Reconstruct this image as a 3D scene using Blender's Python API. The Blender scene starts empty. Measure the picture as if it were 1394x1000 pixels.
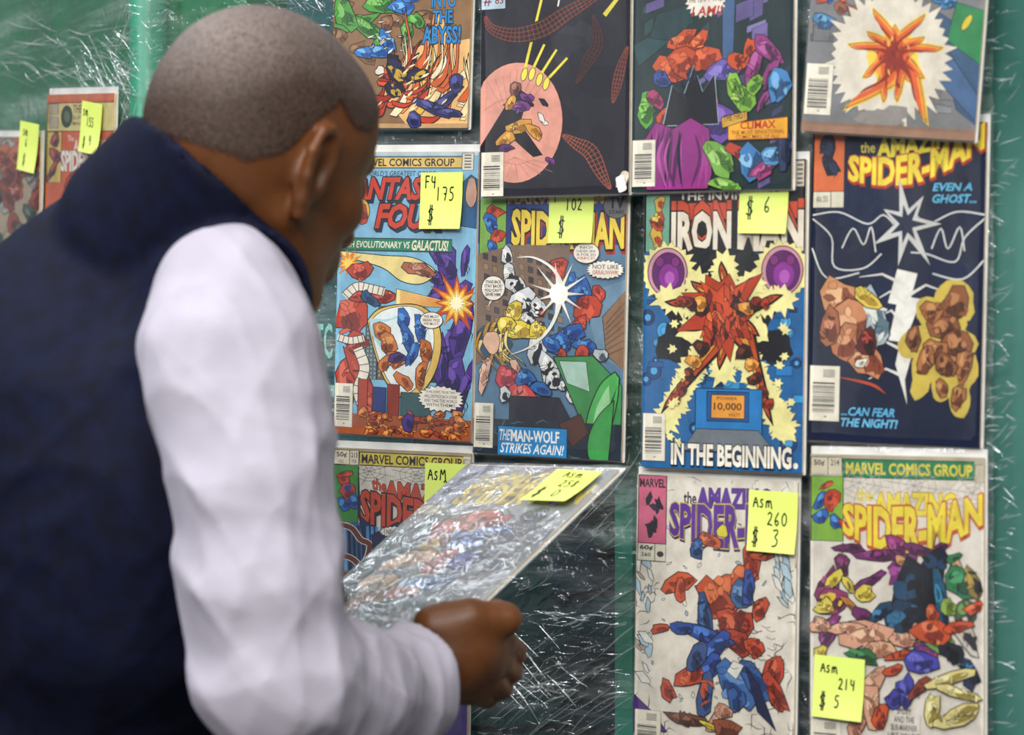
import bpy, math, random
import numpy as np
from mathutils import Vector, Matrix
from mathutils.geometry import tessellate_polygon

# ------------------------------------------------------------ camera, world, lights
SC = bpy.context.scene
COL = SC.collection
F = 4900.0                      # focal length in pixels of the 1394 wide frame
CAMZ = 1.5
cd = bpy.data.cameras.new('camera')
cam = bpy.data.objects.new('camera', cd)
COL.objects.link(cam)
cam.location = (0, 0, CAMZ)
cam.rotation_euler = (math.radians(90), 0, 0)
cd.sensor_width = 36
cd.lens = F / 1394 * 36
cd.clip_end = 60
cd.dof.use_dof = True
cd.dof.focus_distance = 3.27
cd.dof.aperture_fstop = 7.0
SC.camera = cam

w = bpy.data.worlds.new('hall_ambient')
SC.world = w
w.use_nodes = True
w.node_tree.nodes['Background'].inputs[0].default_value = (0.86, 0.90, 1.0, 1)
w.node_tree.nodes['Background'].inputs[1].default_value = 0.20
SC.view_settings.view_transform = 'Standard'
SC.view_settings.look = 'None'
SC.view_settings.gamma = 1
SC.view_settings.use_curve_mapping = False
SC.view_settings.exposure = 0.0


def area(name, loc, target, sx, sy, power, color=(1, 1, 1)):
    l = bpy.data.lights.new(name, 'AREA')
    l.shape = 'RECTANGLE'
    l.size, l.size_y, l.energy, l.color = sx, sy, power, color
    o = bpy.data.objects.new(name, l)
    COL.objects.link(o)
    o.location = loc
    o.rotation_euler = (Vector(target) - Vector(loc)).to_track_quat('-Z', 'Y').to_euler()
    return o


# hall ceiling lights
area('ceiling_lamp', (-1.3, -2.0, 4.2), (0.0, 3.0, 1.5), 3.0, 1.2, 330, (1, 0.97, 0.93))
area('ceiling_lamp', (-0.5, 1.7, 4.2), (-0.2, 2.8, 1.6), 1.6, 0.4, 38, (1, 0.98, 0.95))
area('ceiling_lamp', (-2.6, 2.2, 4.2), (-0.1, 3.1, 1.6), 0.6, 2.2, 62, (0.95, 0.97, 1))
area('ceiling_lamp', (1.4, -0.9, 4.2), (0.2, 3.0, 1.5), 1.6, 0.6, 80, (1, 0.96, 0.9))
area('ceiling_lamp', (-1.9, 4.6, 4.3), (-0.4, 2.9, 1.7), 1.6, 0.4, 40, (0.9, 0.95, 1))


def P(x, y, Y):
    """photo pixel at distance Y -> world point"""
    return Vector(((x - 697) / F * Y, Y, CAMZ - (y - 500) / F * Y))


# ------------------------------------------------------------ wall frames
class Wall:
    def __init__(s, p0, u):
        s.p0 = Vector(p0)
        s.u = Vector(u).normalized()
        s.up = Vector((0, 0, 1))
        s.n = s.u.cross(s.up)

    def hit(s, x, y, off=0.0):
        d = Vector(((x - 697) / F, 1, -(y - 500) / F))
        o = Vector((0, 0, CAMZ))
        t = (s.p0 + s.n * off - o).dot(s.n) / d.dot(s.n)
        return o + d * t

    def uv(s, p):
        d = Vector(p) - s.p0
        return d.dot(s.u), p[2]

    def mat(s, loc, rot=0.0):
        r = Matrix((s.u, s.up, s.n)).transposed().to_4x4()
        return Matrix.Translation(loc) @ r @ Matrix.Rotation(rot, 4, 'Z')


MAIN = Wall((-0.0993, 3.3108, 0), (0.4142, -0.3608, 0))
cornr = MAIN.hit(196, 500)
LEFT = Wall((cornr.x, cornr.y, 0), (math.cos(math.radians(60)), -math.sin(math.radians(60)), 0))


# ------------------------------------------------------------ materials
def lin(h):
    if isinstance(h, (tuple, list)):
        return tuple(h)[:3]
    h = h.lstrip('#')
    c = [int(h[i:i + 2], 16) / 255 for i in (0, 2, 4)]
    return tuple(x / 12.92 if x <= .04045 else ((x + .055) / 1.055) ** 2.4 for x in c)


class NT:
    def __init__(s, name):
        s.m = bpy.data.materials.new(name)
        s.m.use_nodes = True
        s.t = s.m.node_tree
        s.t.nodes.clear()
        s.out = s.n('ShaderNodeOutputMaterial')

    def n(s, typ, **kw):
        nd = s.t.nodes.new(typ)
        for k, v in kw.items():
            if k[0] == 'i' and k[1:].isdigit():
                nd.inputs[int(k[1:])].default_value = v
            else:
                setattr(nd, k, v)
        return nd

    def l(s, a, b):
        s.t.links.new(a, b)

    def coord(s, scale=(1, 1, 1), rot=(0, 0, 0), kind='Object'):
        tc = s.n('ShaderNodeTexCoord')
        mp = s.n('ShaderNodeMapping')
        mp.inputs['Scale'].default_value = scale
        mp.inputs['Rotation'].default_value = rot
        s.l(tc.outputs[kind], mp.inputs[0])
        return mp.outputs[0]

    def noise(s, vec, scale, detail=4, rough=.5, dist=0.0):
        nd = s.n('ShaderNodeTexNoise')
        nd.inputs['Scale'].default_value = scale
        nd.inputs['Detail'].default_value = detail
        nd.inputs['Roughness'].default_value = rough
        nd.inputs['Distortion'].default_value = dist
        if vec is not None:
            s.l(vec, nd.inputs['Vector'])
        return nd.outputs['Fac']

    def ramp(s, fac, stops):
        r = s.n('ShaderNodeValToRGB')
        e = r.color_ramp.elements
        while len(e) < len(stops):
            e.new(.5)
        for el, (p, c) in zip(e, stops):
            el.position = p
            el.color = (*lin(c), 1) if not isinstance(c, float) else (c, c, c, 1)
        s.l(fac, r.inputs[0])
        return r.outputs[0]

    def bump(s, h, strength, dist):
        b = s.n('ShaderNodeBump')
        b.inputs['Strength'].default_value = strength
        b.inputs['Distance'].default_value = dist
        s.l(h, b.inputs['Height'])
        return b.outputs[0]

    def prin(s, rough=.6, spec=.5, **kw):
        p = s.n('ShaderNodeBsdfPrincipled')
        p.inputs['Roughness'].default_value = rough
        p.inputs['Specular IOR Level'].default_value = spec
        for k, v in kw.items():
            p.inputs[k.replace('_', ' ')].default_value = v
        s.l(p.outputs[0], s.out.inputs[0])
        return p


def simple(name, c1, c2, scale, rough=.6, spec=.5, bump=0.0, bscale=None, stretch=(1, 1, 1), **kw):
    t = NT(name)
    v = t.coord(stretch)
    p = t.prin(rough, spec, **kw)
    f = t.noise(v, scale)
    t.l(t.ramp(f, [(.35, c1), (.65, c2)]), p.inputs['Base Color'])
    if bump:
        t.l(t.bump(t.noise(v, bscale or scale * 4), .6, bump), p.inputs['Normal'])
    return t.m


def print_mat():
    t = NT('printed_ink')
    p = t.prin(.42, .45)
    a = t.n('ShaderNodeAttribute', attribute_name='ink')
    v = t.coord()
    f = t.noise(v, 55, 5, .6)
    mx = t.n('ShaderNodeMix', data_type='RGBA', blend_type='MULTIPLY')
    mx.inputs[0].default_value = .5
    t.l(a.outputs['Color'], mx.inputs[6])
    t.l(t.ramp(f, [(.3, '#b9b4ac'), (.62, '#ffffff')]), mx.inputs[7])
    t.l(mx.outputs[2], p.inputs['Base Color'])
    return t.m


def film_mat(name, tint, haze_lo, haze_hi, scale, stretch, rough, bstr, bdist, gl=1.0, rot=(0, 0, 0)):
    """clear plastic: transparent, milky where it doubles up, glossy with fine wrinkles"""
    t = NT(name)
    v = t.coord(stretch, rot)
    h1 = t.noise(v, scale, 6, .62, .4)
    h2 = t.noise(t.coord((1, 1, 1)), scale * 2.2, 4, .55, 1.2)
    ad = t.n('ShaderNodeMath', operation='ADD')
    t.l(h1, ad.inputs[0]); t.l(h2, ad.inputs[1])
    nrm = t.bump(ad.outputs[0], bstr, bdist)
    tr = t.n('ShaderNodeBsdfTransparent')
    tr.inputs[0].default_value = (*tint, 1)
    df = t.n('ShaderNodeBsdfDiffuse')
    df.inputs[0].default_value = (.82, .87, .86, 1)
    t.l(nrm, df.inputs['Normal'])
    gs = t.n('ShaderNodeBsdfGlossy')
    gs.inputs['Roughness'].default_value = rough
    gs.inputs[0].default_value = (.95, .97, 1, 1)
    t.l(nrm, gs.inputs['Normal'])
    m1 = t.n('ShaderNodeMixShader')
    hz = t.n('ShaderNodeMapRange')
    t.l(h1, hz.inputs[0])
    for k, val in zip((1, 2, 3, 4), (.45, .75, haze_lo, haze_hi)):
        hz.inputs[k].default_value = val
    t.l(hz.outputs[0], m1.inputs[0]); t.l(tr.outputs[0], m1.inputs[1]); t.l(df.outputs[0], m1.inputs[2])
    lw = t.n('ShaderNodeLayerWeight')
    lw.inputs[0].default_value = .5
    t.l(nrm, lw.inputs['Normal'])
    pw = t.n('ShaderNodeMath', operation='POWER')
    t.l(lw.outputs['Facing'], pw.inputs[0]); pw.inputs[1].default_value = 4.0
    mu = t.n('ShaderNodeMath', operation='MULTIPLY_ADD')
    mu.use_clamp = True
    mu.inputs[1].default_value = .8
    mu.inputs[2].default_value = .05 * gl
    t.l(pw.outputs[0], mu.inputs[0])
    m2 = t.n('ShaderNodeMixShader')
    t.l(mu.outputs[0], m2.inputs[0]); t.l(m1.outputs[0], m2.inputs[1]); t.l(gs.outputs[0], m2.inputs[2])
    t.l(m2.outputs[0], t.out.inputs[0])
    return t.m


M = {}
M['ink'] = print_mat()
M['board'] = simple('white_backing_board', '#cfcfca', '#e2e2de', 30, .7, .3)
M['paper'] = simple('page_edges', '#b39b76', '#cdb995', 60, .8, .2, stretch=(1, 1, 40))
M['bag'] = film_mat('clear_comic_bag', (.97, .975, .98), .015, .06, 9, (1, .35, 1), .12, .35, .004, 1.0)
M['bag_held'] = film_mat('wrinkled_comic_bag', (.96, .965, .97), .10, .34, 11, (1.0, .3, 1), .10, .9, .012, 2.2, (0, 0, math.radians(-28)))  # stronger, slanted milky haze paints part of the glare on the held bag
M['film'] = film_mat('stretch_film', (.92, .96, .95), .03, .27, 14, (.22, 1.6, 1), .09, .9, .010, 1.5, (0, 0, math.radians(12)))
M['film2'] = film_mat('stretch_film_strand', (.9, .95, .94), .15, .45, 20, (.3, 2, 1), .14, .6, .003, 3.4)
M['note'] = simple('yellow_note_paper', '#cfe268', '#dcec80', 12, .75, .25)
M['marker'] = simple('black_marker', '#0c0c10', '#16161c', 20, .6, .3)
M['teal'] = simple('dark_teal_carton', '#0c3a40', '#185a5c', 9, .6, .4, .002, 30, (1, 3, 1))
M['navyw'] = simple('dark_blue_goods', '#0c2c40', '#16485a', 10, .6, .4, .002, 30, (1, 3, 1))
M['green'] = simple('green_plastic_panel', '#07663e', '#137a4c', 5, .5, .4, .002, 20, (1, .5, 3))
M['greenpost'] = simple('green_plastic_post', '#0a6148', '#12806a', 8, .45, .5)
M['cornerpost'] = simple('pale_green_post', '#1c6c52', '#2c8468', 10, .4, .5, .001, 40)
M['paleteal'] = simple('pale_teal_board', '#2a5a52', '#487870', 6, .6, .3, stretch=(1, .4, 3))
M['cartonink'] = simple('pale_teal_lettering', '#8fd0c4', '#a3e0d3', 20, .7, .3)
M['floor'] = simple('grey_hall_floor', '#55524e', '#6a6762', 4, .5, .4)
M['tape'] = simple('white_tape', '#d8d8d2', '#efefea', 30, .5, .4)


# ------------------------------------------------------------ object helpers
def tag(o, label=None, cat=None, group=None, kind=None):
    for k, v in (('label', label), ('category', cat), ('group', group), ('kind', kind)):
        if v:
            o[k] = v
    return o


def empty(name, mw, label, cat, group=None):
    o = bpy.data.objects.new(name, None)
    o.empty_display_size = .05
    COL.objects.link(o)
    o.matrix_world = mw
    return tag(o, label, cat, group)


def mesh_obj(name, verts, faces, mat, parent=None, mw=None, smooth=False):
    me = bpy.data.meshes.new(name)
    if isinstance(verts, np.ndarray):
        verts = verts.tolist()
    me.from_pydata([tuple(v) for v in verts], [], [tuple(f) for f in faces])
    me.materials.append(mat)
    if smooth:
        me.shade_smooth()
    o = bpy.data.objects.new(name, me)
    COL.objects.link(o)
    if parent:
        o.parent = parent
    if mw is not None:
        o.matrix_world = mw
    return o


def box_vf(x0, x1, y0, y1, z0, z1, bev=0.0):
    if bev <= 0:
        v = [(x, y, z) for z in (z0, z1) for y in (y0, y1) for x in (x0, x1)]
        f = [(0, 2, 3, 1), (4, 5, 7, 6), (0, 1, 5, 4), (2, 6, 7, 3), (0, 4, 6, 2), (1, 3, 7, 5)]
        return v, f
    # rounded outline in XY, extruded in Z with a small chamfer
    out = []
    for cx, cy, a0 in ((x1 - bev, y1 - bev, 0), (x0 + bev, y1 - bev, 90), (x0 + bev, y0 + bev, 180), (x1 - bev, y0 + bev, 270)):
        for k in range(4):
            a = math.radians(a0 + k * 30)
            out.append((cx + bev * math.cos(a), cy + bev * math.sin(a)))
    n = len(out)
    v = [(x, y, z0) for x, y in out] + [(x, y, z1) for x, y in out]
    f = [tuple(range(n))[::-1], tuple(range(n, 2 * n))] + [(i, (i + 1) % n, n + (i + 1) % n, n + i) for i in range(n)]
    return v, f


def box(name, x0, x1, y0, y1, z0, z1, mat, parent=None, mw=None, bev=0.0):
    v, f = box_vf(x0, x1, y0, y1, z0, z1, bev)
    return mesh_obj(name, v, f, mat, parent, mw)


# ------------------------------------------------------------ text
_tc = {}


def text_geo(s, weight=.0, shear=0.0):
    k = (s, weight, shear)
    if k not in _tc:
        c = bpy.data.curves.new('t', 'FONT')
        c.body = s
        c.offset = weight
        c.shear = shear
        c.resolution_u = 2
        c.fill_mode = 'FRONT'
        o = bpy.data.objects.new('t', c)
        me = bpy.data.meshes.new_from_object(o)
        v = np.array([x.co[:2] for x in me.vertices], dtype=float)
        f = [tuple(p.vertices) for p in me.polygons]
        bpy.data.objects.remove(o)
        bpy.data.curves.remove(c)
        bpy.data.meshes.remove(me)
        _tc[k] = (v, f)
    return _tc[k]


# ------------------------------------------------------------ flat print on a cover
INK = '#120d12'


class Art:
    """draws coloured flat shapes on a cover; coordinates x right, y down, mapped to W x H metres"""

    def __init__(s, x0, x1, y0, y1, W=.171, H=.26):
        s.b = (x0, x1, y0, y1)
        s.W, s.H = W, H
        s.items = []
        s.jit = .3
        s.r = random.Random(int(abs(x0) * 7 + abs(y0)))

    def add(s, v, f, c):
        s.items.append((np.asarray(v, dtype=float), f, lin(c)))

    def poly(s, pts, c, ink=0.0, inkc=INK):
        tris = tessellate_polygon([[Vector((p[0], p[1], 0)) for p in pts]])
        s.add(pts, tris, c)
        if ink:
            s.line(list(pts) + [pts[0]], ink, inkc)

    def line(s, pts, w, c=INK, w2=None, taper=False):
        pts = [np.array(p, dtype=float) for p in pts]
        n = len(pts)
        v, f = [], []
        for i, p in enumerate(pts):
            d = pts[min(i + 1, n - 1)] - pts[max(i - 1, 0)]
            L = np.hypot(*d) or 1
            nn = np.array((-d[1], d[0])) / L
            k = i / (n - 1)
            ww = w if w2 is None else w + (w2 - w) * k
            if taper:
                ww = w * (math.sin(math.pi * min(1, max(0, k))) * .9 + .1)
            v += [p + nn * ww / 2, p - nn * ww / 2]
        for i in range(n - 1):
            f.append((2 * i, 2 * i + 1, 2 * i + 3, 2 * i + 2))
        s.add(v, f, c)

    def rect(s, x0, y0, x1, y1, c, ink=0.0, inkc=INK):
        s.poly([(x0, y0), (x1, y0), (x1, y1), (x0, y1)], c, ink, inkc)

    def full(s, c):
        x0, x1, y0, y1 = s.b
        s.rect(x0, y0, x1, y1, c)

    def ell(s, cx, cy, rx, ry, c, ink=0.0, n=28, ang=0, inkc=INK):
        a = math.radians(ang)
        pts = []
        for k in range(n):
            t = 2 * math.pi * k / n
            x, y = rx * math.cos(t), ry * math.sin(t)
            pts.append((cx + x * math.cos(a) - y * math.sin(a), cy + x * math.sin(a) + y * math.cos(a)))
        s.poly(pts, c, ink, inkc)

    def blob(s, cx, cy, rx, ry, c, jag=.2, n=18, ang=0, ink=0.0, inkc=INK):
        a = math.radians(ang)
        ph = [s.r.uniform(0, 6.3) for _ in range(3)]
        pts = []
        for k in range(n):
            t = 2 * math.pi * k / n
            q = 1 + jag * (.5 * math.sin(2 * t + ph[0]) + .4 * math.sin(3 * t + ph[1]) + s.r.uniform(-.5, .5))
            x, y = rx * q * math.cos(t), ry * q * math.sin(t)
            pts.append((cx + x * math.cos(a) - y * math.sin(a), cy + x * math.sin(a) + y * math.cos(a)))
        s.poly(pts, c, ink, inkc)

    def burst(s, cx, cy, r1, r2, n, c, ink=0.0, sy=1.0, irr=.25):
        pts = []
        for k in range(2 * n):
            t = math.pi * k / n
            r = (r2 if k % 2 else r1 * (1 + s.r.uniform(-irr, irr)))
            pts.append((cx + r * math.cos(t), cy + r * math.sin(t) * sy))
        s.poly(pts, c, ink)

    def lump(s, cx, cy, rx, ry, cols, ang=0, ink=1.2):
        """rounded rock-like form: base, darker side, lighter side, ink hatching"""
        cx += s.r.uniform(-1, 1) * s.jit * rx; cy += s.r.uniform(-1, 1) * s.jit * ry; ang += s.r.uniform(-28, 28)
        s.blob(cx, cy, rx, ry, cols[0], .34, 9, ang, ink)
        a = math.radians(ang)
        for k, (ox, oy, f) in enumerate(((.22, .25, .55), (-.28, -.25, .42))):
            if k + 1 < len(cols):
                x, y = rx * ox, ry * oy
                s.blob(cx + x * math.cos(a) - y * math.sin(a), cy + x * math.sin(a) + y * math.cos(a), rx * f, ry * f, cols[k + 1], .3, 9, ang)
        if rx * ry > 130:
            for k in range(4):
                t, q = s.r.uniform(0, 6.3), s.r.uniform(.35, .8)
                x, y = rx * q * math.cos(t), ry * q * math.sin(t)
                s.blob(cx + x * math.cos(a) - y * math.sin(a), cy + x * math.sin(a) + y * math.cos(a), rx * .2, ry * .24, s.r.choice(cols), .4, 6, ang + 40 * k, .7)
        for k in range(5):
            t = s.r.uniform(-.6, .6)
            x, y = rx * t, ry * s.r.uniform(-.4, .5)
            x0, y0 = cx + x * math.cos(a) - y * math.sin(a), cy + x * math.sin(a) + y * math.cos(a)
            L = ry * s.r.uniform(.25, .6)
            s.line([(x0, y0), (x0 + L * .3, y0 + L * .5), (x0 + L * .2, y0 + L)], max(.8, ink * .9), INK, taper=True)

    def shards(s, cx, cy, rx, ry, cols, n, size, ang=None, spread=40, asp=.4, ink=.8):
        for _ in range(n):
            t, q = s.r.uniform(0, 6.3), math.sqrt(s.r.random())
            x, y = cx + rx * q * math.cos(t), cy + ry * q * math.sin(t)
            a = math.radians((s.r.uniform(0, 180) if ang is None else ang + s.r.uniform(-spread, spread)))
            L = size * s.r.uniform(.6, 1.3)
            W = L * asp * s.r.uniform(.6, 1.3)
            pts = []
            for px, py in ((-1, .1), (-.3, -1), (.8, -.5), (1, .2), (.2, 1)):
                px, py = px * L / 2, py * W / 2
                pts.append((x + px * math.cos(a) - py * math.sin(a), y + px * math.sin(a) + py * math.cos(a)))
            s.poly(pts, s.r.choice(cols), ink)

    def curl(s, x0, y0, x1, y1, w, c, bend=.25, ink=1.0):
        """tapered wavy tongue from a broad root to a thin tip"""
        d = np.array((x1 - x0, y1 - y0), dtype=float)
        nn = np.array((-d[1], d[0]))
        A, B = [], []
        for k in range(11):
            t = k / 10
            p = np.array((x0, y0)) + d * t + nn * bend * math.sin(t * 4.6) * .5
            ww = w * (1 - t) ** .8 * (.75 + .25 * math.sin(t * 9))
            m = nn / (np.hypot(*nn) or 1)
            A.append(p + m * ww / 2); B.append(p - m * ww / 2)
        s.poly([tuple(p) for p in A + B[::-1]], c, ink)

    def city(s, x0, y0, x1, y1, n, cols, win, ink=.8):
        w = (x1 - x0) / n
        for k in range(n):
            h = (y1 - y0) * s.r.uniform(.6, 1)
            bx = x0 + k * w
            s.rect(bx, y1 - h, bx + w * .96, y1, s.r.choice(cols), ink)
            r = 0
            while y1 - h + 3 + r * 6 < y1 - 4:
                for q in range(int(w // 5)):
                    s.rect(bx + 2 + q * 5, y1 - h + 3 + r * 6, bx + 4.4 + q * 5, y1 - h + 6.4 + r * 6, win)
                r += 1

    def cracks(s, x0, y0, x1, y1, n, L, c, w=.9):
        for _ in range(n):
            x, y = s.r.uniform(x0, x1), s.r.uniform(y0, y1)
            a = s.r.uniform(0, 6.3)
            pts = [(x, y)]
            for _ in range(3):
                a += s.r.uniform(-1.3, 1.3)
                x += L * math.cos(a) * s.r.uniform(.3, .6); y += L * math.sin(a) * s.r.uniform(.3, .6)
                pts.append((min(max(x, s.b[0] + 1), s.b[1] - 1), min(max(y, s.b[2] + 1), s.b[3] - 1)))
            s.line(pts, w, c, taper=True)

    def text(s, t, x0, y0, x1, y1, c, wt=.02, ol=0.0, olc=INK, shear=0.0, warp=None, ex=(0, 0), exc=INK, exn=3):
        base, _ = text_geo(t, 0.0, shear)
        mn, mx = base.min(0), base.max(0)
        sp = mx - mn

        def place(weight, dx, dy):
            weight *= .8
            v, f = text_geo(t, weight, shear)
            q = (v - mn) / sp
            X, Y = q[:, 0], q[:, 1]
            px, py = x0 + X * (x1 - x0), y1 - Y * (y1 - y0)
            if warp:
                px, py = warp(X, Y, px, py)
            return np.stack([px + dx, py + dy], 1), f
        for k in range(exn if ex != (0, 0) else 0):
            q = (k + 1) / exn
            v, f = place(wt + ol, ex[0] * q, ex[1] * q)
            s.add(v, f, exc)
        if ol:
            v, f = place(wt + ol, 0, 0)
            s.add(v, f, olc)
        v, f = place(wt, 0, 0)
        s.add(v, f, c)

    def balloon(s, cx, cy, rx, ry, lines, c='#ece6d8', tail=None, tc='#3a3438', jag=False, acc=None):
        if tail:
            s.poly([(cx - 3, cy + ry * .5), (cx + 4, cy + ry * .5), tail], c, .8)
        if jag:
            s.burst(cx, cy, rx * 1.08, rx * .92, 22, c, 1.0, ry / rx, .05)
        else:
            s.ell(cx, cy, rx, ry, c, 1.0)
        n = len(lines)
        hh = 1.45 * ry / (n + .3)
        for k, t in enumerate(lines):
            y = cy - n * hh / 2 + k * hh
            wd = rx * 1.5 * math.sqrt(max(.25, 1 - ((y + hh / 2 - cy) / ry) ** 2)) * min(1, len(t) / 7 + .3)
            s.text(t, cx - wd / 2, y + hh * .14, cx + wd / 2, y + hh * .86, acc if acc and k == n - 1 else tc, .012)

    def barcode(s, x0, y0, x1, y1):
        s.rect(x0, y0, x1, y1, '#e6e0cd', .7, '#8a8478')
        w, h = x1 - x0, y1 - y0
        y = y0 + h * .3
        while y < y1 - h * .16:
            t = s.r.choice((.5, .8, 1.1, 1.9)) * h / 62
            s.rect(x0 + w * .1, y, x1 - w * .16, y + t, '#3c3a3c')
            y += t + s.r.choice((.6, .9, 1.5)) * h / 62
        y = y0 + h * .07
        for k in range(5):
            s.rect(x0 + w * .45, y, x1 - w * .16, y + h * .014, '#4c4a4a')
            y += h * .03
        s.rect(x0 + w * .5, y1 - h * .09, x0 + w * .58, y1 - h * .065, '#77736c')

    def build(s, parent, z, name='printed_art'):
        x0, x1, y0, y1 = s.b
        V, Fc, Cc = [], [], []
        boxes, layers = [], []
        base = 0
        for v, f, c in s.items:
            v = v.copy()
            v[:, 0] = np.clip(v[:, 0], x0, x1)
            v[:, 1] = np.clip(v[:, 1], y0, y1)
            bb = (v[:, 0].min(), v[:, 0].max(), v[:, 1].min(), v[:, 1].max())
            if boxes:
                B = np.array(boxes)
                ov = (B[:, 0] < bb[1]) & (B[:, 1] > bb[0]) & (B[:, 2] < bb[3]) & (B[:, 3] > bb[2])
                L = 1 + (np.array(layers)[ov].max() if ov.any() else -1)
            else:
                L = 0
            boxes.append(bb); layers.append(L)
            X = (v[:, 0] - x0) / (x1 - x0) * s.W - s.W / 2
            Y = (y1 - v[:, 1]) / (y1 - y0) * s.H
            V.append(np.stack([X, Y, np.full(len(X), z + L * 9e-6)], 1))
            for q in f:
                q = [base + i for i in q]
                Fc.append(q)
            Cc += [c] * len(v)
            base += len(v)
        V = np.concatenate(V)
        # orient every face towards +Z
        out = []
        for q in Fc:
            a, b, c = V[q[0]], V[q[1]], V[q[2]]
            cr = (b[0] - a[0]) * (c[1] - a[1]) - (b[1] - a[1]) * (c[0] - a[0])
            out.append(q if cr >= 0 else q[::-1])
        o = mesh_obj(name, V, out, M['ink'], parent)
        at = o.data.color_attributes.new('ink', 'FLOAT_COLOR', 'POINT')
        arr = np.ones((len(V), 4), dtype=np.float32)
        arr[:, :3] = np.array(Cc)
        at.data.foreach_set('color', arr.ravel())
        s.top = z + max(layers) * 9e-6
        return o


# ------------------------------------------------------------ bagged comic
def sheet(name, x0, x1, y0, y1, z, mat, parent, nx=14, ny=20, amp=.0006, seed=0, edge=.0015, back=0.0):
    """one wavy plastic sheet whose rim turns back to the board"""
    r = np.random.RandomState(seed)
    ph = r.uniform(0, 6.3, 8)
    xs, ys = np.linspace(x0, x1, nx + 1), np.linspace(y0, y1, ny + 1)
    X, Y = np.meshgrid(xs, ys)
    Z = z + amp * (np.sin(X * 60 + Y * 23 + ph[0]) + np.sin(Y * 45 - X * 31 + ph[1]) + .7 * np.sin(X * 140 + Y * 90 + ph[2])) / 2.7
    rim = (X <= x0 + 1e-9) | (X >= x1 - 1e-9) | (Y <= y0 + 1e-9) | (Y >= y1 - 1e-9)
    Z[rim] = back
    V = np.stack([X, Y, Z], -1).reshape(-1, 3)
    f = [(j * (nx + 1) + i, j * (nx + 1) + i + 1, (j + 1) * (nx + 1) + i + 1, (j + 1) * (nx + 1) + i) for j in range(ny) for i in range(nx)]
    return mesh_obj(name, V, f, mat, parent, smooth=True)


def comic(wall, px, py, rot, off, art, label, mw=None, held=False):
    """px,py: photo position of the bottom centre of the bag; thickness grows out of the wall"""
    if mw is None:
        mw = wall.mat(wall.hit(px, py, off), math.radians(-rot))
    root = empty('comic_book', mw, label, 'comic book', None if held else 'bagged comics for sale on the display')
    box('backing_board', -.0868, .0868, .0015, .2695, 0, .0007, M['board'], root, bev=.001)
    box('pages', -.0845, .0850, .0035, .2625, .0008, .0030, M['paper'], root)
    box('cover', -.0855, .0855, .003, .263, .0031, .0034, M['board'], root)
    a = art.build(root, .00345)
    a.location = (0, .003, 0)
    top = art.top
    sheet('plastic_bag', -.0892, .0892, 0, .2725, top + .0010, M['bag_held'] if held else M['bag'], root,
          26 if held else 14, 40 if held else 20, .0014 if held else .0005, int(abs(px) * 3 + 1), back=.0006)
    return root


# ------------------------------------------------------------ handwriting
GL = {
    'A': [[(0, 1), (.35, 0), (.7, 1)], [(.1, .62), (.62, .58)]],
    'S': [[(.6, .1), (.3, 0), (.08, .22), (.35, .48), (.58, .72), (.35, 1), (0, .88)]],
    's': [[(.5, .35), (.2, .32), (.1, .52), (.45, .7), (.35, .98), (0, .9)]],
    'M': [[(0, 1), (.12, 0), (.38, .65), (.7, 0), (.8, 1)]],
    'm': [[(0, 1), (.05, .35), (.08, .6), (.25, .35), (.35, .5), (.36, .95)], [(.36, .6), (.55, .35), (.68, .5), (.8, 1.05)]],
    'F': [[(.08, 0), (.05, 1)], [(.08, 0), (.62, .02)], [(.06, .45), (.5, .45)]],
    '0': [[(.35, 0), (.05, .3), (.08, .8), (.35, 1), (.62, .7), (.6, .25), (.35, 0)]],
    '1': [[(.3, 0), (.25, 1)]],
    '2': [[(.05, .2), (.3, 0), (.58, .2), (.4, .55), (0, .98), (.3, .9), (.65, 1)]],
    '3': [[(.05, .08), (.5, 0), (.55, .2), (.22, .46), (.58, .62), (.45, .95), (0, 1)]],
    '4': [[(.1, 0), (.02, .5), (.6, .5)], [(.52, .05), (.45, 1)]],
    '5': [[(.6, .02), (.15, .02), (.1, .4), (.45, .42), (.55, .75), (.3, 1), (0, .92)]],
    '6': [[(.5, 0), (.12, .45), (.08, .85), (.35, 1), (.55, .78), (.35, .58), (.1, .72)]],
    '7': [[(0, .03), (.6, 0), (.3, 1)], [(.15, .5), (.52, .48)]],
    '8': [[(.5, .12), (.25, 0), (.1, .22), (.55, .72), (.35, 1), (.05, .8), (.5, .3), (.5, .12)]],
    '$': [[(.62, .2), (.3, .12), (.08, .3), (.35, .5), (.6, .68), (.35, .88), (0, .8)], [(.28, -.1), (.22, 1.12)], [(.46, -.1), (.4, 1.12)]],
    'a': [[(.5, .4), (.2, .35), (.05, .7), (.25, 1), (.5, .75), (.5, .38), (.58, 1)]],
    'n': [[(0, 1), (.05, .4), (.08, .6), (.35, .38), (.5, .6), (.5, 1)]],
    ' ': [],
}


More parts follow.
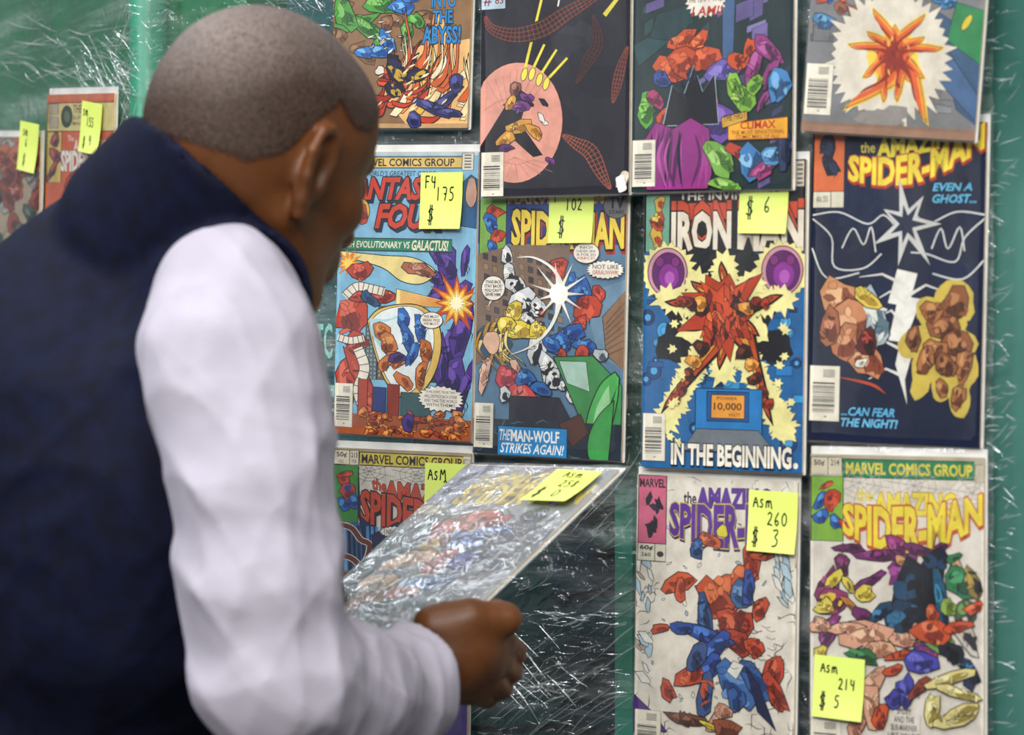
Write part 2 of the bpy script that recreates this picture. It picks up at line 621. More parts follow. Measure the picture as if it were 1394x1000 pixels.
def note(wall, corners, off, lines, label, rot=0.0, mw=None, size=.051, curl=.004, group=None):
    """sticky note; corners = centre pixel; lines = (text, x, y, height) in note units 0..1"""
    if mw is None:
        mw = wall.mat(wall.hit(corners[0], corners[1], off), math.radians(-rot))
    root = empty('sticky_note', mw, label, 'sticky note', 'price notes stuck on the comics')
    h = size / 2
    n = 8

    def zf(y, x=0.0):
        t = max(0.0, (h - y) / size - .25)
        return .0004 + curl * t * t * (1 + .4 * x / h)
    v, f = [], []
    for j in range(n + 1):
        for i in range(n + 1):
            x, y = -h + size * i / n, -h + size * j / n
            v.append((x, y, zf(y, x)))
    m0 = len(v)
    v += [(x, y, z - .00015) for x, y, z in v]
    for j in range(n):
        for i in range(n):
            a = j * (n + 1) + i
            f.append((a, a + 1, a + n + 2, a + n + 1))
            f.append((m0 + a, m0 + a + n + 1, m0 + a + n + 2, m0 + a + 1))
    mesh_obj('note_paper', v, f, M['note'], root, smooth=True)
    A = Art(0, 1, 0, 1)
    for t, x, y, hh in lines:
        for ch in t:
            for st in GL.get(ch, []):
                pts = []
                for k in range(len(st) - 1):
                    for q in range(4):
                        u = q / 4
                        pts.append((st[k][0] * (1 - u) + st[k + 1][0] * u, st[k][1] * (1 - u) + st[k + 1][1] * u))
                pts.append(st[-1])
                # soften corners
                for _ in range(2):
                    pts = [pts[0]] + [((pts[i - 1][0] + 2 * pts[i][0] + pts[i + 1][0]) / 4, (pts[i - 1][1] + 2 * pts[i][1] + pts[i + 1][1]) / 4) for i in range(1, len(pts) - 1)] + [pts[-1]]
                A.line([(x + p[0] * hh * .72, y + p[1] * hh) for p in pts], .024, INK)
            x += hh * .66
    V, Fc, b = [], [], 0
    for v, f, c in A.items:
        for p in v:
            X, Y = (p[0] - .5) * size, (.5 - p[1]) * size
            V.append((X, Y, zf(Y, X) + .0003))
        for q in f:
            Fc.append([b + i for i in q][::-1])
        b += len(v)
    if V:
        mesh_obj('handwriting', V, Fc, M['marker'], root)
    return root

# ============================================================ SETTING
def wall_slab(name, W, u0, u1, z0, z1, o0, o1, mat, kind='structure', parent=None, bev=0.0):
    mw = W.mat(Vector((W.p0.x, W.p0.y, 0)))
    o = box(name, u0, u1, z0, z1, o0, o1, mat, parent, mw if parent is None else None, bev)
    if kind:
        o['kind'] = kind
    return o


uc = MAIN.uv(MAIN.hit(196, 500))[0]
ue = 0.85
fl = box('floor', -3.5, 3.0, -.6, 5.5, -.05, 0, M['floor']); fl['kind'] = 'structure'
wb = wall_slab('wall_back', MAIN, uc, ue, 0, 2.5, -.30, -.28, M['navyw'])
wr = wall_slab('wall_corner', MAIN, uc - .012, uc + .004, 0, 2.5, -.28, -.03, M['green'])
wl = wall_slab('wall_left', LEFT, -1.2, 0, 0, 2.5, -.04, -.02, M['green'])

MW0 = MAIN.mat(Vector((MAIN.p0.x, MAIN.p0.y, 0)))
LW0 = LEFT.mat(Vector((LEFT.p0.x, LEFT.p0.y, 0)))


def upx(x, y=500, off=0.0):
    return MAIN.uv(MAIN.hit(x, y, off))[0]


def zpx(x, y, off=0.0):
    return MAIN.hit(x, y, off)[2]


# posts of the display frame
pv = [(.019 * math.cos(a * math.pi / 12), y, .019 * math.sin(a * math.pi / 12)) for y in (0, 2.45) for a in range(24)]
pf = [(a, (a + 1) % 24, 24 + (a + 1) % 24, 24 + a)[::-1] for a in range(24)] + [tuple(range(24)), tuple(range(24, 48))[::-1]]
post = mesh_obj('display_post', pv, pf, M['cornerpost'], None, MW0 @ Matrix.Translation((uc - .004, 0, -.010)), True)
tag(post, 'round-edged green corner post wrapped in clear film, behind the man\'s head', 'post')
post = box('display_post', -.010, .010, 0, 2.45, -.06, -.02, M['greenpost'], None, MW0 @ Matrix.Translation((upx(849, 700, -.02), 0, 0)), .003)
tag(post, 'narrow green upright post in the dark gap beside the pink-boxed white comic', 'post')
post = box('display_post', -.03, .055, 0, 2.45, -.03, .0, M['paleteal'], None, MW0 @ Matrix.Translation((upx(1380), 0, 0)), .004)
tag(post, 'wide pale teal upright board at the right edge of the comic display', 'post')

# cartons stacked behind the film
rr = random.Random(5)
zs = [0.0]
ci = 0
for (ua, ub, zlo, zhi, mt, lab) in [
    (uc + .04, upx(652), 1.50 - .33, 1.50 + .02, 'teal', 'dark teal carton with pale lettering behind the film, beside the white sleeve'),
    (upx(340, 30), upx(652), 1.50 + .025, 1.50 + .40, 'teal', 'dark teal carton behind the film, topmost of the stack behind the man\'s head'),
    (uc + .04, upx(652), .70, 1.165, 'teal', 'dark teal carton at the bottom of the stack, below the lettered one'),
    (upx(655), upx(838), 1.50 - .115, 1.50 + .40, 'teal', 'tall dark teal carton behind the film, right above the empty gap'),
    (upx(655), upx(838), 1.50 - .33, 1.50 - .21, 'navyw', 'dark blue carton behind the film at the foot of the empty gap'),
    (upx(862), upx(1352), 1.50 - .33, 1.50 + .40, 'teal', 'broad dark teal carton behind the right-hand comics')]:
    depth = -.05 if mt == 'teal' else -.12
    root = empty('carton', MW0 @ Matrix.Translation(((ua + ub) / 2, zlo, 0)), lab, 'carton', 'cartons behind the stretch film')
    hw = (ub - ua) / 2
    box('carton_body', -hw, hw, 0, zhi - zlo, -.2, depth, M[mt], root, bev=.004)
    if ci == 0:
        for (t, x0, y0, x1, y1) in (('ATC', 418, 440, 453, 488),):
            v, f = text_geo(t, .02)
            mn, mx = v.min(0), v.max(0)
            q = (v - mn) / (mx - mn)
            a0, a1 = upx(x0, 460, depth) - (ua + ub) / 2, upx(x1, 460, depth) - (ua + ub) / 2
            b0, b1 = zpx(440, y1, depth) - zlo, zpx(440, y0, depth) - zlo
            mesh_obj('lettering', [(a0 + p[0] * (a1 - a0), b0 + p[1] * (b1 - b0), depth + .0006) for p in q], f, M['cartonink'], root)
        a0, a1 = upx(420, 500, depth) - (ua + ub) / 2, upx(456, 500, depth) - (ua + ub) / 2
        for (y0, y1) in ((524, 540), (556, 560), (600, 618), (632, 652), (664, 670)):
            b0, b1 = zpx(440, y1, depth) - zlo, zpx(440, y0, depth) - zlo
            if y0 < 590:
                box('printed_stripe', a0, a1, b0, b1, depth, depth + .0005, M['cartonink'], root)
            else:
                for k in range(5):
                    x = a0 + (a1 - a0) * k / 5
                    box('printed_stripe', x, x + (a1 - a0) * .12, b0, b1, depth, depth + .0005, M['cartonink'], root)
    ci += 1
b = box('packed_box', uc + .02, upx(336, 30, -.03), 1.72, 1.92, -.16, -.03, M['green'], None, MW0, .003)
tag(b, 'bright green box behind the film, just above the man\'s head', 'box')
# dark shelf items in the gap
for k, (x0, x1, y0, y1, mt, lab) in enumerate([
    (700, 800, 700, 800, 'navyw', 'dark blue box on the gap shelf, larger one nearer the man'),
    (808, 834, 684, 742, 'paleteal', 'small pale teal box glimpsed through the film above the gap')]):
    off = -.10
    b = box('packed_box', upx(x0, y0, off), upx(x1, y0, off), zpx(x0, y1, off), zpx(x0, y0, off), -.15, -.10, M[mt], None, MW0, .003)
    tag(b, lab, 'box')


# ---- stretch film: wrinkled sheets over the cartons
def film(name, W, mw, u0, u1, z0, z1, step, amp, seed, label, ang=.2, off=.012, dense=1.0, curve=0.0):
    r = np.random.RandomState(seed)
    us = np.arange(u0, u1 + step, step)
    zz = np.arange(z0, z1 + step, step)
    U, Z = np.meshgrid(us, zz)
    H = np.zeros_like(U)
    for k in range(26):
        a = ang + r.normal(0, .28)
        fr = r.uniform(18, 150)
        ph = r.uniform(0, 6.3)
        c, s = math.cos(a), math.sin(a)
        al, ac = U * c + Z * s, -U * s + Z * c
        env = .5 + .5 * np.sin(al * r.uniform(3, 14) + r.uniform(0, 6.3)) * np.sin(ac * r.uniform(4, 16) + r.uniform(0, 6.3))
        wv = 1 - np.abs(np.sin(ac * fr + ph + 1.5 * np.sin(al * r.uniform(4, 11) + ph * 2)))
        H += (wv ** 3) * env * (20 / fr) * r.uniform(.4, 1)
    # sharp creases running across
    for k in range(int(46 * dense)):
        a = ang + r.choice((-.25, .55, .1, .9)) + r.normal(0, .12)
        c, s = math.cos(a), math.sin(a)
        cu, cz = r.uniform(u0, u1), r.uniform(z0, z1)
        al, ac = (U - cu) * c + (Z - cz) * s, -(U - cu) * s + (Z - cz) * c
        L, wd = r.uniform(.03, .14), r.uniform(.0016, .004)
        H += np.exp(-(al / L) ** 2) * np.exp(-(np.abs(ac + .2 * al * al / L) / wd) ** 1.4) * r.uniform(.3, 1.0)
    D = off + amp * (H - H.mean())
    if curve:
        D += curve * np.clip((U - u1 + .05) / .05, 0, 1) ** 2
    V = np.stack([U, Z, D], -1).reshape(-1, 3)
    nx, ny = U.shape[1] - 1, U.shape[0] - 1
    i, j = np.meshgrid(np.arange(nx), np.arange(ny))
    a = (j * (nx + 1) + i).ravel()
    f = np.stack([a, a + 1, a + nx + 2, a + nx + 1], 1)
    o = mesh_obj(name, V, f.tolist(), M['film'], None, mw, True)
    return tag(o, label, 'plastic film')


FM = film('stretch_film', MAIN, MW0, uc + .016, ue - .2, 1.0, 2.05, .0024, .0036, 3,
     'clear wrinkled stretch film pulled across the wall behind the comics', .25)
FL = film('stretch_film', LEFT, LW0, -.95, -.018, 1.05, 2.05, .0034, .0020, 8,
     'clear stretch film over the green side panel at upper left', -.05, .006)


def creases(film_ob, W, regions, seed):
    r = np.random.RandomState(seed)
    V, Fc = [], []
    for (x0, x1, y0, y1, n, a0, sp, L0, L1) in regions:
        for _ in range(n):
            x, y = r.uniform(x0, x1), r.uniform(y0, y1)
            p = W.hit(x, y, .0)
            u, z = W.uv(p)
            a = math.radians(a0 + r.normal(0, sp))
            L, wd = r.uniform(L0, L1) / 1000, r.uniform(.35, 1.1) / 1000
            bend = r.normal(0, .045) * L
            n_ = 9
            b = len(V)
            off = .0155 if W is MAIN else .0105
            for i in range(n_):
                t = i / (n_ - 1)
                s = (t - .5) * L
                e = math.sin(math.pi * t)
                bu = bend * (4 * (t - .5) ** 2) + r.normal(0, .00012)
                cu, cz = u + s * math.cos(a) - bu * math.sin(a), z + s * math.sin(a) + bu * math.cos(a)
                k = wd * (.15 + .85 * e * r.uniform(.5, 1))
                for sg, dz in ((-1, 0), (0, .9), (1, 0)):
                    V.append((cu - math.sin(a) * k * sg, cz + math.cos(a) * k * sg, off + k * dz))
            for i in range(n_ - 1):
                for q in (0, 1):
                    Fc.append((b + 3 * i + q, b + 3 * i + 3 + q, b + 3 * i + 4 + q, b + 3 * i + 1 + q))
    o = mesh_obj('crease', V, Fc, M['film2'], film_ob)
    o['kind'] = 'stuff'


creases(FM, MAIN, [(650, 865, 640, 1000, 64, 34, 5, 20, 100), (650, 865, 740, 1000, 90, 8, 10, 5, 20), (690, 860, 830, 850, 40, 5, 8, 6, 26), (690, 860, 880, 950, 70, 12, 8, 8, 30),
                   (690, 800, 860, 960, 14, -35, 6, 30, 60), (418, 462, 430, 800, 60, 20, 25, 10, 30), (1345, 1394, 0, 1000, 170, 8, 24, 5, 24),
                   (330, 460, 0, 60, 40, -30, 20, 10, 35), (640, 662, 0, 640, 30, 60, 30, 6, 20), (856, 872, 260, 640, 20, 60, 30, 6, 16), (196, 240, 0, 190, 40, 20, 30, 6, 25)], 4)
creases(FL, LEFT, [(170, 196, 0, 180, 60, 20, 30, 8, 40), (0, 190, 30, 120, 60, -6, 10, 20, 110), (120, 196, 60, 140, 50, -25, 14, 20, 80)], 6)

# ============================================================ COVERS
R = {}


def gen_marks(a, x0, y0, x1, y1, n, c=INK, w=.9, L=9):
    a.cracks(x0, y0, x1, y1, n, L, c, w)


def archwarp(amp, slope=0.0, grow=0.0, p=2):
    def f(X, Y, px, py):
        return px, py + amp * (2 * X - 1) ** p * 1.0 + slope * X - grow * X * Y
    return f


GREENS = ['#3f7f3a', '#5da348', '#2c5a30']
REDS = ['#b8402a', '#d4573a', '#8c2c20']
BLUES = ['#2a5fa8', '#1f3f86', '#4f8fcf']
PURP = ['#7a2f86', '#5a2a78', '#9c4aa2']

# --- A: rocks, flames, INTO THE ABYSS
A = Art(452, 640, -206, 178)
A.full('#8c6a48')
A.rect(452, -206, 640, -120, '#d8b03a'); A.rect(458, -200, 634, -170, '#c23a2a')
for k in range(26):
    A.lump(A.r.uniform(455, 600), A.r.uniform(-110, 100), A.r.uniform(8, 18), A.r.uniform(6, 12), ['#86603f', '#6a4630', '#a67c58'], A.r.uniform(-40, 40), 1)
for (x, y, rx, ry, an) in ((478, 30, 30, 12, -30), (510, 8, 26, 11, 10), (505, 42, 28, 10, 25), (468, 22, 14, 24, -15), (520, 62, 12, 7, 0), (552, 50, 9, 18, 20), (566, 30, 9, 13, -20)):
    A.lump(x, y, rx, ry, ['#4f9a3c', '#2e6a2c', '#7cc060'], an)
for (x, y, rx, ry, an) in ((552, 14, 20, 10, -20), (520, 72, 24, 9, 12), (530, 56, 10, 16, -30), (500, 76, 14, 7, 0), (540, 92, 9, 8, 30), (563, 3, 14, 8, 10)):
    A.lump(x, y, rx, ry, ['#2f78c4', '#1c4f94', '#74b4e8'], an)
A.shards(530, 60, 26, 30, ['#e8e4da', '#cfd4dc'], 14, 10, -20, 50, .35, .6)
A.poly([(562, 178), (640, 178), (640, 60), (612, 64), (600, 20), (585, 60), (560, 78), (545, 110), (520, 130)], '#e8b878')
for k in range(34):
    x = A.r.uniform(525, 636)
    y = A.r.uniform(90, 172)
    A.curl(x, y, x + A.r.uniform(6, 34), y - A.r.uniform(40, 90), A.r.uniform(7, 15), A.r.choice(['#f0d8a4', '#f6e4bc', '#e88a3a', '#f2c24a', '#d2622c', '#f4ead2']), .2, .9)
for k in range(15):
    x = A.r.uniform(505, 575)
    y = A.r.uniform(95, 170)
    A.curl(x, y, x + A.r.uniform(20, 60), y - A.r.uniform(10, 50), A.r.uniform(8, 14), A.r.choice(['#c23c22', '#a82c1c', '#d8542e']), .3, 1.2)
for (x, y, rx, ry, an) in ((545, 95, 22, 12, 20), (566, 108, 16, 9, -30), (540, 128, 15, 9, 20)):
    A.lump(x, y, rx, ry, ['#1d1c30', '#c8a23a', '#2b2a4a'], an)
A.rect(500, 172, 640, 178, '#b89468')
for (x, y, rx, ry, an) in ((608, 140, 30, 7, -38), (590, 152, 26, 8, 10), (572, 166, 14, 9, 60), (622, 120, 9, 13, 30), (618, 158, 16, 6, 0)):
    A.lump(x, y, rx, ry, ['#3a3c78', '#24244e', '#5c60a4'], an)
A.blob(520, 100, 7, 6, '#dcd4c8', .2, 10, 0, 1)
A.shards(560, 120, 60, 40, ['#f4e0a0', '#fff2cc'], 20, 11, -45, 20, .25, 0)
for t, x0, y0, x1, y1 in (('INTO', 587, -2, 619, 17), ('THE', 590, 22, 616, 38), ('ABYSS!', 577, 43, 627, 65)):
    A.text(t, x0, y0, x1, y1, '#2a86c8', .035, .05, '#17161c')
R['A'] = A

# --- B: black cover, pink disc, yellow rays
A = Art(659, 853, -132, 268)
A.full('#23222c')
for k in range(12):
    A.blob(A.r.uniform(680, 840), A.r.uniform(-60, 240), A.r.uniform(14, 34), A.r.uniform(10, 26), A.r.choice(['#282833', '#1d1c26', '#2f3038']), .3, 14)
A.rect(657, -30, 691, 13, '#b8ccdc', 1); A.text('#', 662, -8, 672, 8, '#8a3430', .01); A.text("'83", 675, -4, 688, 6, '#8a3430', .01)
A.ell(706, 169, 62, 82, '#dd9a88', 1, 40)
for k in range(9):
    x = 668 + k * 10
    A.line([(700, 170), (x, 96 + abs(k - 4) * 4)], .6, '#b87868')
for k in range(7):
    A.line([(705, 215), (665 + k * 15, 246 - abs(k - 3) * 3)], .6, '#b87868')
A.line([(672, 232), (690, 222), (710, 226), (730, 220), (750, 226)], .7, '#b87868')
A.line([(664, 150), (680, 140), (700, 134), (722, 132)], .6, '#b87868')
# abstract cluster of crystals on the disc
A.poly([(659, 200), (690, 150), (706, 120), (722, 132), (712, 170), (742, 214), (730, 216), (700, 188), (672, 222), (659, 226)], '#1a1620', .8)
A.shards(735, 150, 16, 30, ['#17141c', '#e0dcd4', '#241e2a'], 5, 18, 40, 20, .5)
for (x, y, rx, ry, an, c) in ((704, 126, 7, 12, 10, ['#8c5248', '#5a2a3c', '#b4806c']), (708, 148, 17, 8, -20, ['#7a3a86', '#4c2058', '#9c58a8']), (700, 140, 6, 12, 25, ['#d29a3c', '#a06c24', '#e8b85a']), (722, 134, 10, 6, 30, ['#7a3a86', '#4c2058']),
                              (710, 172, 18, 9, 0, ['#cf9436', '#9c6a24', '#e6b452']), (692, 190, 8, 15, 40, ['#cf9436', '#9c6a24', '#e6b452']), (730, 178, 7, 15, -40, ['#cf9436', '#9c6a24']), (752, 222, 9, 4, 50, ['#7a3a86', '#4c2058']), (690, 203, 12, 5, -10, ['#5a2a68', '#3a1a48'])):
    A.lump(x, y, rx, ry, c, an, 1)
for (x0, y0, x1, y1) in ((717, 100, 744, -20), (727, 100, 743, 65), (737, 108, 759, 73), (746, 114, 773, 85)):
    A.line([(x0, y0), (x1, y1)], 3.6, '#e8d84a', 3)
    A.ell(x0, y0 + 4, 4, 9, '#ecdf58', .8, 14, 14)
A.line([(820, 31), (862, -12)], 6, '#e0d24a', 8)
A.line([(760, 15), (762, 4)], 2, '#e8e4da')


def meshband(a, pts, w, c, n):
    a.line(pts, w, '#2c2024', taper=True)
    P_ = [np.array(p, float) for p in pts]
    for o in (-.36, -.12, .12, .36):
        q = []
        for i, p in enumerate(P_):
            d = P_[min(i + 1, len(P_) - 1)] - P_[max(i - 1, 0)]
            m = np.array((-d[1], d[0])) / (np.hypot(*d) or 1)
            k = i / (len(P_) - 1)
            q.append(p + m * o * w * (math.sin(math.pi * k) * .9 + .15))
        a.line(q, .9, c)
    for i in range(1, len(P_) - 1):
        d = P_[i + 1] - P_[i - 1]
        m = np.array((-d[1], d[0])) / (np.hypot(*d) or 1)
        k = i / (len(P_) - 1)
        a.line([P_[i] - m * w * .42 * (math.sin(math.pi * k) * .9 + .15), P_[i] + m * w * .42 * (math.sin(math.pi * k) * .9 + .15)], .8, c)


def sm(pts, n=6):
    out = []
    for i in range(len(pts) - 1):
        p0, p1, p2, p3 = [np.array(pts[max(0, min(len(pts) - 1, j))], float) for j in (i - 1, i, i + 1, i + 2)]
        for k in range(n):
            t = k / n
            out.append(tuple(.5 * ((2 * p1) + (-p0 + p2) * t + (2 * p0 - 5 * p1 + 4 * p2 - p3) * t * t + (-p0 + 3 * p1 - 3 * p2 + p3) * t ** 3)))
    out.append(tuple(pts[-1]))
    return out


meshband(A, sm([(664, 22), (674, 40), (704, 50), (740, 44), (770, 26), (800, 10), (832, -8)]), 26, '#8a4438', 6)
meshband(A, sm([(832, 148), (836, 128), (842, 100), (850, 74)], 5), 15, '#8a4438', 5)
meshband(A, sm([(768, 188), (786, 200), (804, 212), (818, 240), (830, 262)], 5), 24, '#a85a48', 5)
meshband(A, sm([(785, 120), (800, 90), (812, 66), (806, 30)], 5), 20, '#4e2c2e', 5)
A.blob(845, 250, 8, 12, '#dccfc0', .2, 12, 20, .8)
A.barcode(661, 208, 691, 270)
R['B'] = A

# --- C: green night, purple block, CLIMAX banner
A = Art(862, 1079, -152, 260)
A.full('#1d2f33')
A.rect(862, -152, 1079, -70, '#7a8ac0')
for k in range(46):
    A.poly([(x, y) for x, y in ((lambda cx, cy, w, h: [(cx, cy), (cx + w, cy - 8), (cx + w, cy + h - 8), (cx, cy + h)])(A.r.uniform(862, 1065), A.r.uniform(-60, 240), A.r.uniform(10, 26), A.r.uniform(8, 26)))], A.r.choice(['#5e5486', '#4a466e', '#38405e', '#6f6498', '#2c3a4a', '#7e78a8', '#2a4a48']), .8)
A.poly([(862, 60), (940, 25), (945, 34), (870, 90)], '#27474a', 1); A.poly([(895, 20), (950, 8), (930, 60), (885, 52)], '#223c40', 1)
A.poly([(984, -20), (1002, -20), (1000, 90), (985, 86)], '#3f5f88', 1)
for (x, y, rx, ry, an, c) in ((925, 56, 26, 10, -35, ['#c4522c', '#8c3420', '#e07848']), (948, 60, 10, 22, 30, ['#c4522c', '#8c3420', '#e07848']), (916, 92, 24, 20, -30, ['#c4522c', '#8c3420', '#dd6c40']), (958, 84, 24, 18, 30, ['#c4522c', '#8c3420', '#dd6c40']), (935, 84, 22, 20, 0, ['#b44a28', '#842f1c', '#d0643c']),
                              (902, 108, 15, 11, 0, ['#35509c', '#22346c']), (984, 104, 26, 14, -10, ['#6a5aa8', '#443a78', '#8c7cc8']), (1010, 92, 14, 14, -60, ['#c4522c', '#7c2c1c']), (1022, 76, 8, 14, 10, ['#c4522c', '#7c2c1c']),
                              (1026, 96, 10, 30, 10, ['#8c3a78', '#5c2450', '#b45c9c']), (1042, 70, 12, 22, -20, ['#8c3a78', '#5c2450', '#b45c9c']), (1052, 110, 7, 26, 8, ['#8c3a78', '#5c2450']), (1043, 140, 5, 18, 20, ['#8c3a78', '#5c2450']),
                              (1014, 132, 16, 24, 0, ['#7cae3c', '#4c7828', '#a8d05c']), (1002, 118, 8, 22, -10, ['#8cbe48', '#4c7828']), (1028, 120, 9, 15, 20, ['#7cae3c', '#4c7828']),
                              (878, 150, 14, 24, 10, ['#5aa038', '#30641f', '#88c858']), (898, 138, 16, 10, 20, ['#a83c6a', '#6c2446']), (1062, 130, 14, 26, 0, ['#3f7cb4', '#24507c', '#74acd8']),
                              (980, 168, 26, 24, 20, ['#6a4aa0', '#40306c', '#8c6cc0']), (965, 150, 12, 24, 20, ['#c4522c', '#7c2c1c']), (905, 160, 8, 14, 0, ['#c4522c', '#7c2c1c'])):
    A.lump(x, y, rx, ry, c, an, 1.1)
A.poly([(906, 172), (918, 118), (934, 132), (948, 92), (960, 128), (976, 104), (982, 172)], '#14151f', 1.2, '#9fb4c0')
A.shards(940, 125, 16, 24, ['#1f2b4a', '#28406c', '#10111a'], 9, 16, 80, 25, .3, .4)
A.poly([(880, 190), (896, 166), (920, 176), (944, 162), (970, 178), (974, 238), (968, 258), (884, 258)], '#8c2f7c', 1.4)
for k in range(15):
    x = A.r.uniform(890, 964)
    A.line(sm([(x, 172 + A.r.uniform(0, 20)), (x + A.r.uniform(-8, 8), 215), (x + A.r.uniform(-12, 12), 256)], 4), A.r.uniform(2, 6), A.r.choice(['#5c1c58', '#b04a9c', '#4c1a50', '#a03c8c', '#1c1830']), taper=True)
for (x, y, rx, ry, an, c) in ((984, 225, 15, 30, -20, ['#74a848', '#48742c', '#a0cc70']), (998, 252, 22, 9, 10, ['#74a848', '#48742c', '#a0cc70']), (1010, 220, 9, 26, -35, ['#b4442c', '#74281c']), (1022, 224, 20, 24, 0, ['#3f7cb4', '#24507c', '#88bce0']),
                              (1040, 236, 22, 9, -15, ['#9c3c74', '#642448', '#c0609c']), (1050, 214, 18, 12, 0, ['#4f8cc0', '#24507c', '#88bce0']), (1068, 214, 10, 30, 0, ['#2c3c64', '#182440'])):
    A.lump(x, y, rx, ry, c, an, 1.1)
A.burst(962, 2, 30, 25, 24, '#e8e2d4', 1, .95, .06)
A.text('HE ISN\'T THE', 940, 2, 984, 8, '#4a4448', .01)
A.text('PURPLE, BUT', 942, -8, 982, -2, '#4a4448', .01)
A.text('I AM!!', 943, 14, 985, 26, '#b83a2c', .03, .0, shear=.2)
A.poly([(995, 172), (1074, 166), (1074, 194), (996, 194)], '#e8a82c', 1.2, '#7a1c14')
A.poly([(986, 164), (1020, 156), (1021, 168), (988, 178)], '#c89a3c', 1)
A.text('THE FIRST', 989, 161, 1019, 170, '#38301c', .01, warp=archwarp(0, -5))
A.text('CLIMAX', 1012, 170, 1058, 180, '#b83020', .03)
A.text('THE MOST SENSATIONAL', 1000, 182, 1070, 187, '#8c2c20', .015)
A.text('COMIC MAG OF ALL!', 1006, 188, 1064, 193, '#8c2c20', .015)
A.barcode(864, 190, 896, 253)
R['C'] = A

# --- D: flaming splash
A = Art(1092, 1338, -238, 190)
A.full('#77787a')
A.rect(1092, -238, 1338, -140, '#c0402c')
for k in range(26):
    A.poly((lambda cx, cy, w, h: [(cx, cy), (cx + w, cy + 3), (cx + w, cy + h), (cx, cy + h)])(A.r.uniform(1094, 1320), A.r.uniform(-60, 150), A.r.uniform(16, 40), A.r.uniform(8, 22)), A.r.choice(['#6c6e70', '#86888a', '#5c6064', '#7c7e80']), .7)
for k in range(14):
    A.lump(A.r.uniform(1104, 1160), A.r.uniform(-30, 30), A.r.uniform(6, 14), A.r.uniform(4, 9), A.r.choice([REDS, ['#9a5a44', '#6c3a2c'], BLUES]), A.r.uniform(-30, 30), .9)
A.poly([(1270, 20), (1338, 60), (1338, 170), (1310, 150)], '#3a5878', 1); A.poly([(1300, 10), (1338, 20), (1338, 90), (1290, 60)], '#2f7f4c', 1); A.poly([(1290, 70), (1338, 130), (1338, 165), (1278, 110)], '#46648c', 1)
for (x, y, rx, ry, an) in ((1110, 38, 16, 12, 0), (1285, 10, 15, 10, 10), (1275, 5, 10, 8, 0)):
    A.lump(x, y, rx, ry, ['#3c7cac', '#24507c', '#6cacd4'], an)
A.ell(1316, 36, 5, 12, '#c8b83a', 1, 12, 30)
A.burst(1212, 84, 96, 78, 40, '#d6cfbe', 1, 1.0, .12)
A.blob(1212, 165, 34, 14, '#8a8680', .35, 22); A.blob(1150, 190, 30, 8, '#d6cfbe', .2, 12)
# a wild orange fire bloom, tongues in all directions
cx, cy = 1218, 84
for lay, (c, wk, lk, ik) in enumerate((('#e8c848', 26, 1.06, 0), ('#e89a3c', 21, 1.0, .8), ('#d8602c', 14, .9, 0), ('#8c2c1c', 7, .72, 0))):
    for ang, L in ((-112, 70), (-62, 68), (-85, 42), (-162, 66), (-18, 68), (125, 96), (52, 100), (105, 62), (75, 60), (150, 50), (25, 52), (-135, 50), (-40, 48)):
        a_ = math.radians(ang)
        A.curl(cx, cy + 6, cx + L * lk * math.cos(a_), cy + L * lk * math.sin(a_), wk * 1.7, c, .22 if int(L) % 4 else -.22, ik)
    A.blob(cx, cy, 34 - lay * 7, 38 - lay * 8, c, .2, 16)
A.shards(cx, cy + 8, 26, 34, ['#7c2418', '#a83c20', '#f0b04c'], 22, 9, 80, 30, .35, 0)
A.rect(1092, 176, 1338, 190, '#8c6e5c')
A.barcode(1094, 98, 1133, 167)
R['D'] = A

# --- E: light blue, banner, red logo, discs and energy
A = Art(459, 643, 209, 596)
A.full('#7fb0cc')
A.rect(459, 209, 643, 214, '#b8c4c8')
A.rect(468, 216, 622, 231, '#d8b868', 1.2); A.text('MARVEL COMICS GROUP', 480, 218.5, 612, 228.5, '#1c1820', .025)
A.rect(622, 211, 637, 234, '#d8d2c0', .8)
for k in range(5):
    A.rect(625, 213 + k * 4, 634, 215 + k * 4, '#6c6864')
A.text("THE WORLD'S GREATEST COMIC", 476, 235, 588, 242, '#24304c', .015, shear=.15)
A.text('FANTASTIC', 466, 245, 616, 273, '#c8402c', .05, .05, '#14141c', .25, archwarp(0, 0), (3, 4), '#1c2c44')
A.text('FOUR', 510, 281, 592, 312, '#c8402c', .05, .05, '#14141c', .25, None, (3, 4), '#1c2c44')
A.ell(489, 290, 12, 17, '#c8a44a', 1); A.lump(489, 291, 9, 13, ['#b84a30', '#803020', '#d8785c'], 0, .9)
A.ell(603, 296, 12, 17, '#c8b44a', 1)
A.poly([(620, 308), (624, 250), (634, 240), (643, 246), (643, 312)], '#2c5a84', 1); A.blob(635, 264, 8, 20, '#b8927c', .1, 12, 0, 1)
A.poly([(459, 345), (643, 345), (643, 596), (459, 596)], '#7db4d0')
A.city(500, 410, 600, 520, 6, ['#3a4c5a', '#2c3c4c', '#52646c', '#6c5a4c'], '#8c9c9c')
# violet crystal tower on the right
for (x, y, rx, ry, an) in ((610, 368, 15, 26, 0), (592, 352, 5, 22, -10), (630, 352, 5, 22, 8), (600, 400, 14, 18, -20), (628, 400, 14, 20, 10), (610, 470, 16, 40, 0), (630, 460, 12, 46, 4), (618, 520, 18, 30, 0), (604, 500, 9, 34, 8), (634, 530, 9, 36, 0), (590, 378, 12, 9, 20)):
    A.lump(x, y, rx, ry, ['#4c2f88', '#2c1c5c', '#6c4cac'], an, 1.2)
A.rect(459, 327, 612, 344, '#1f7a5c', 1.2); A.text('HIGH EVOLUTIONARY VS', 462, 331, 556, 340, '#e8e0cc', .02, shear=.1); A.text('GALACTUS!', 559, 329, 607, 342, '#f0e6c8', .035, shear=.2)
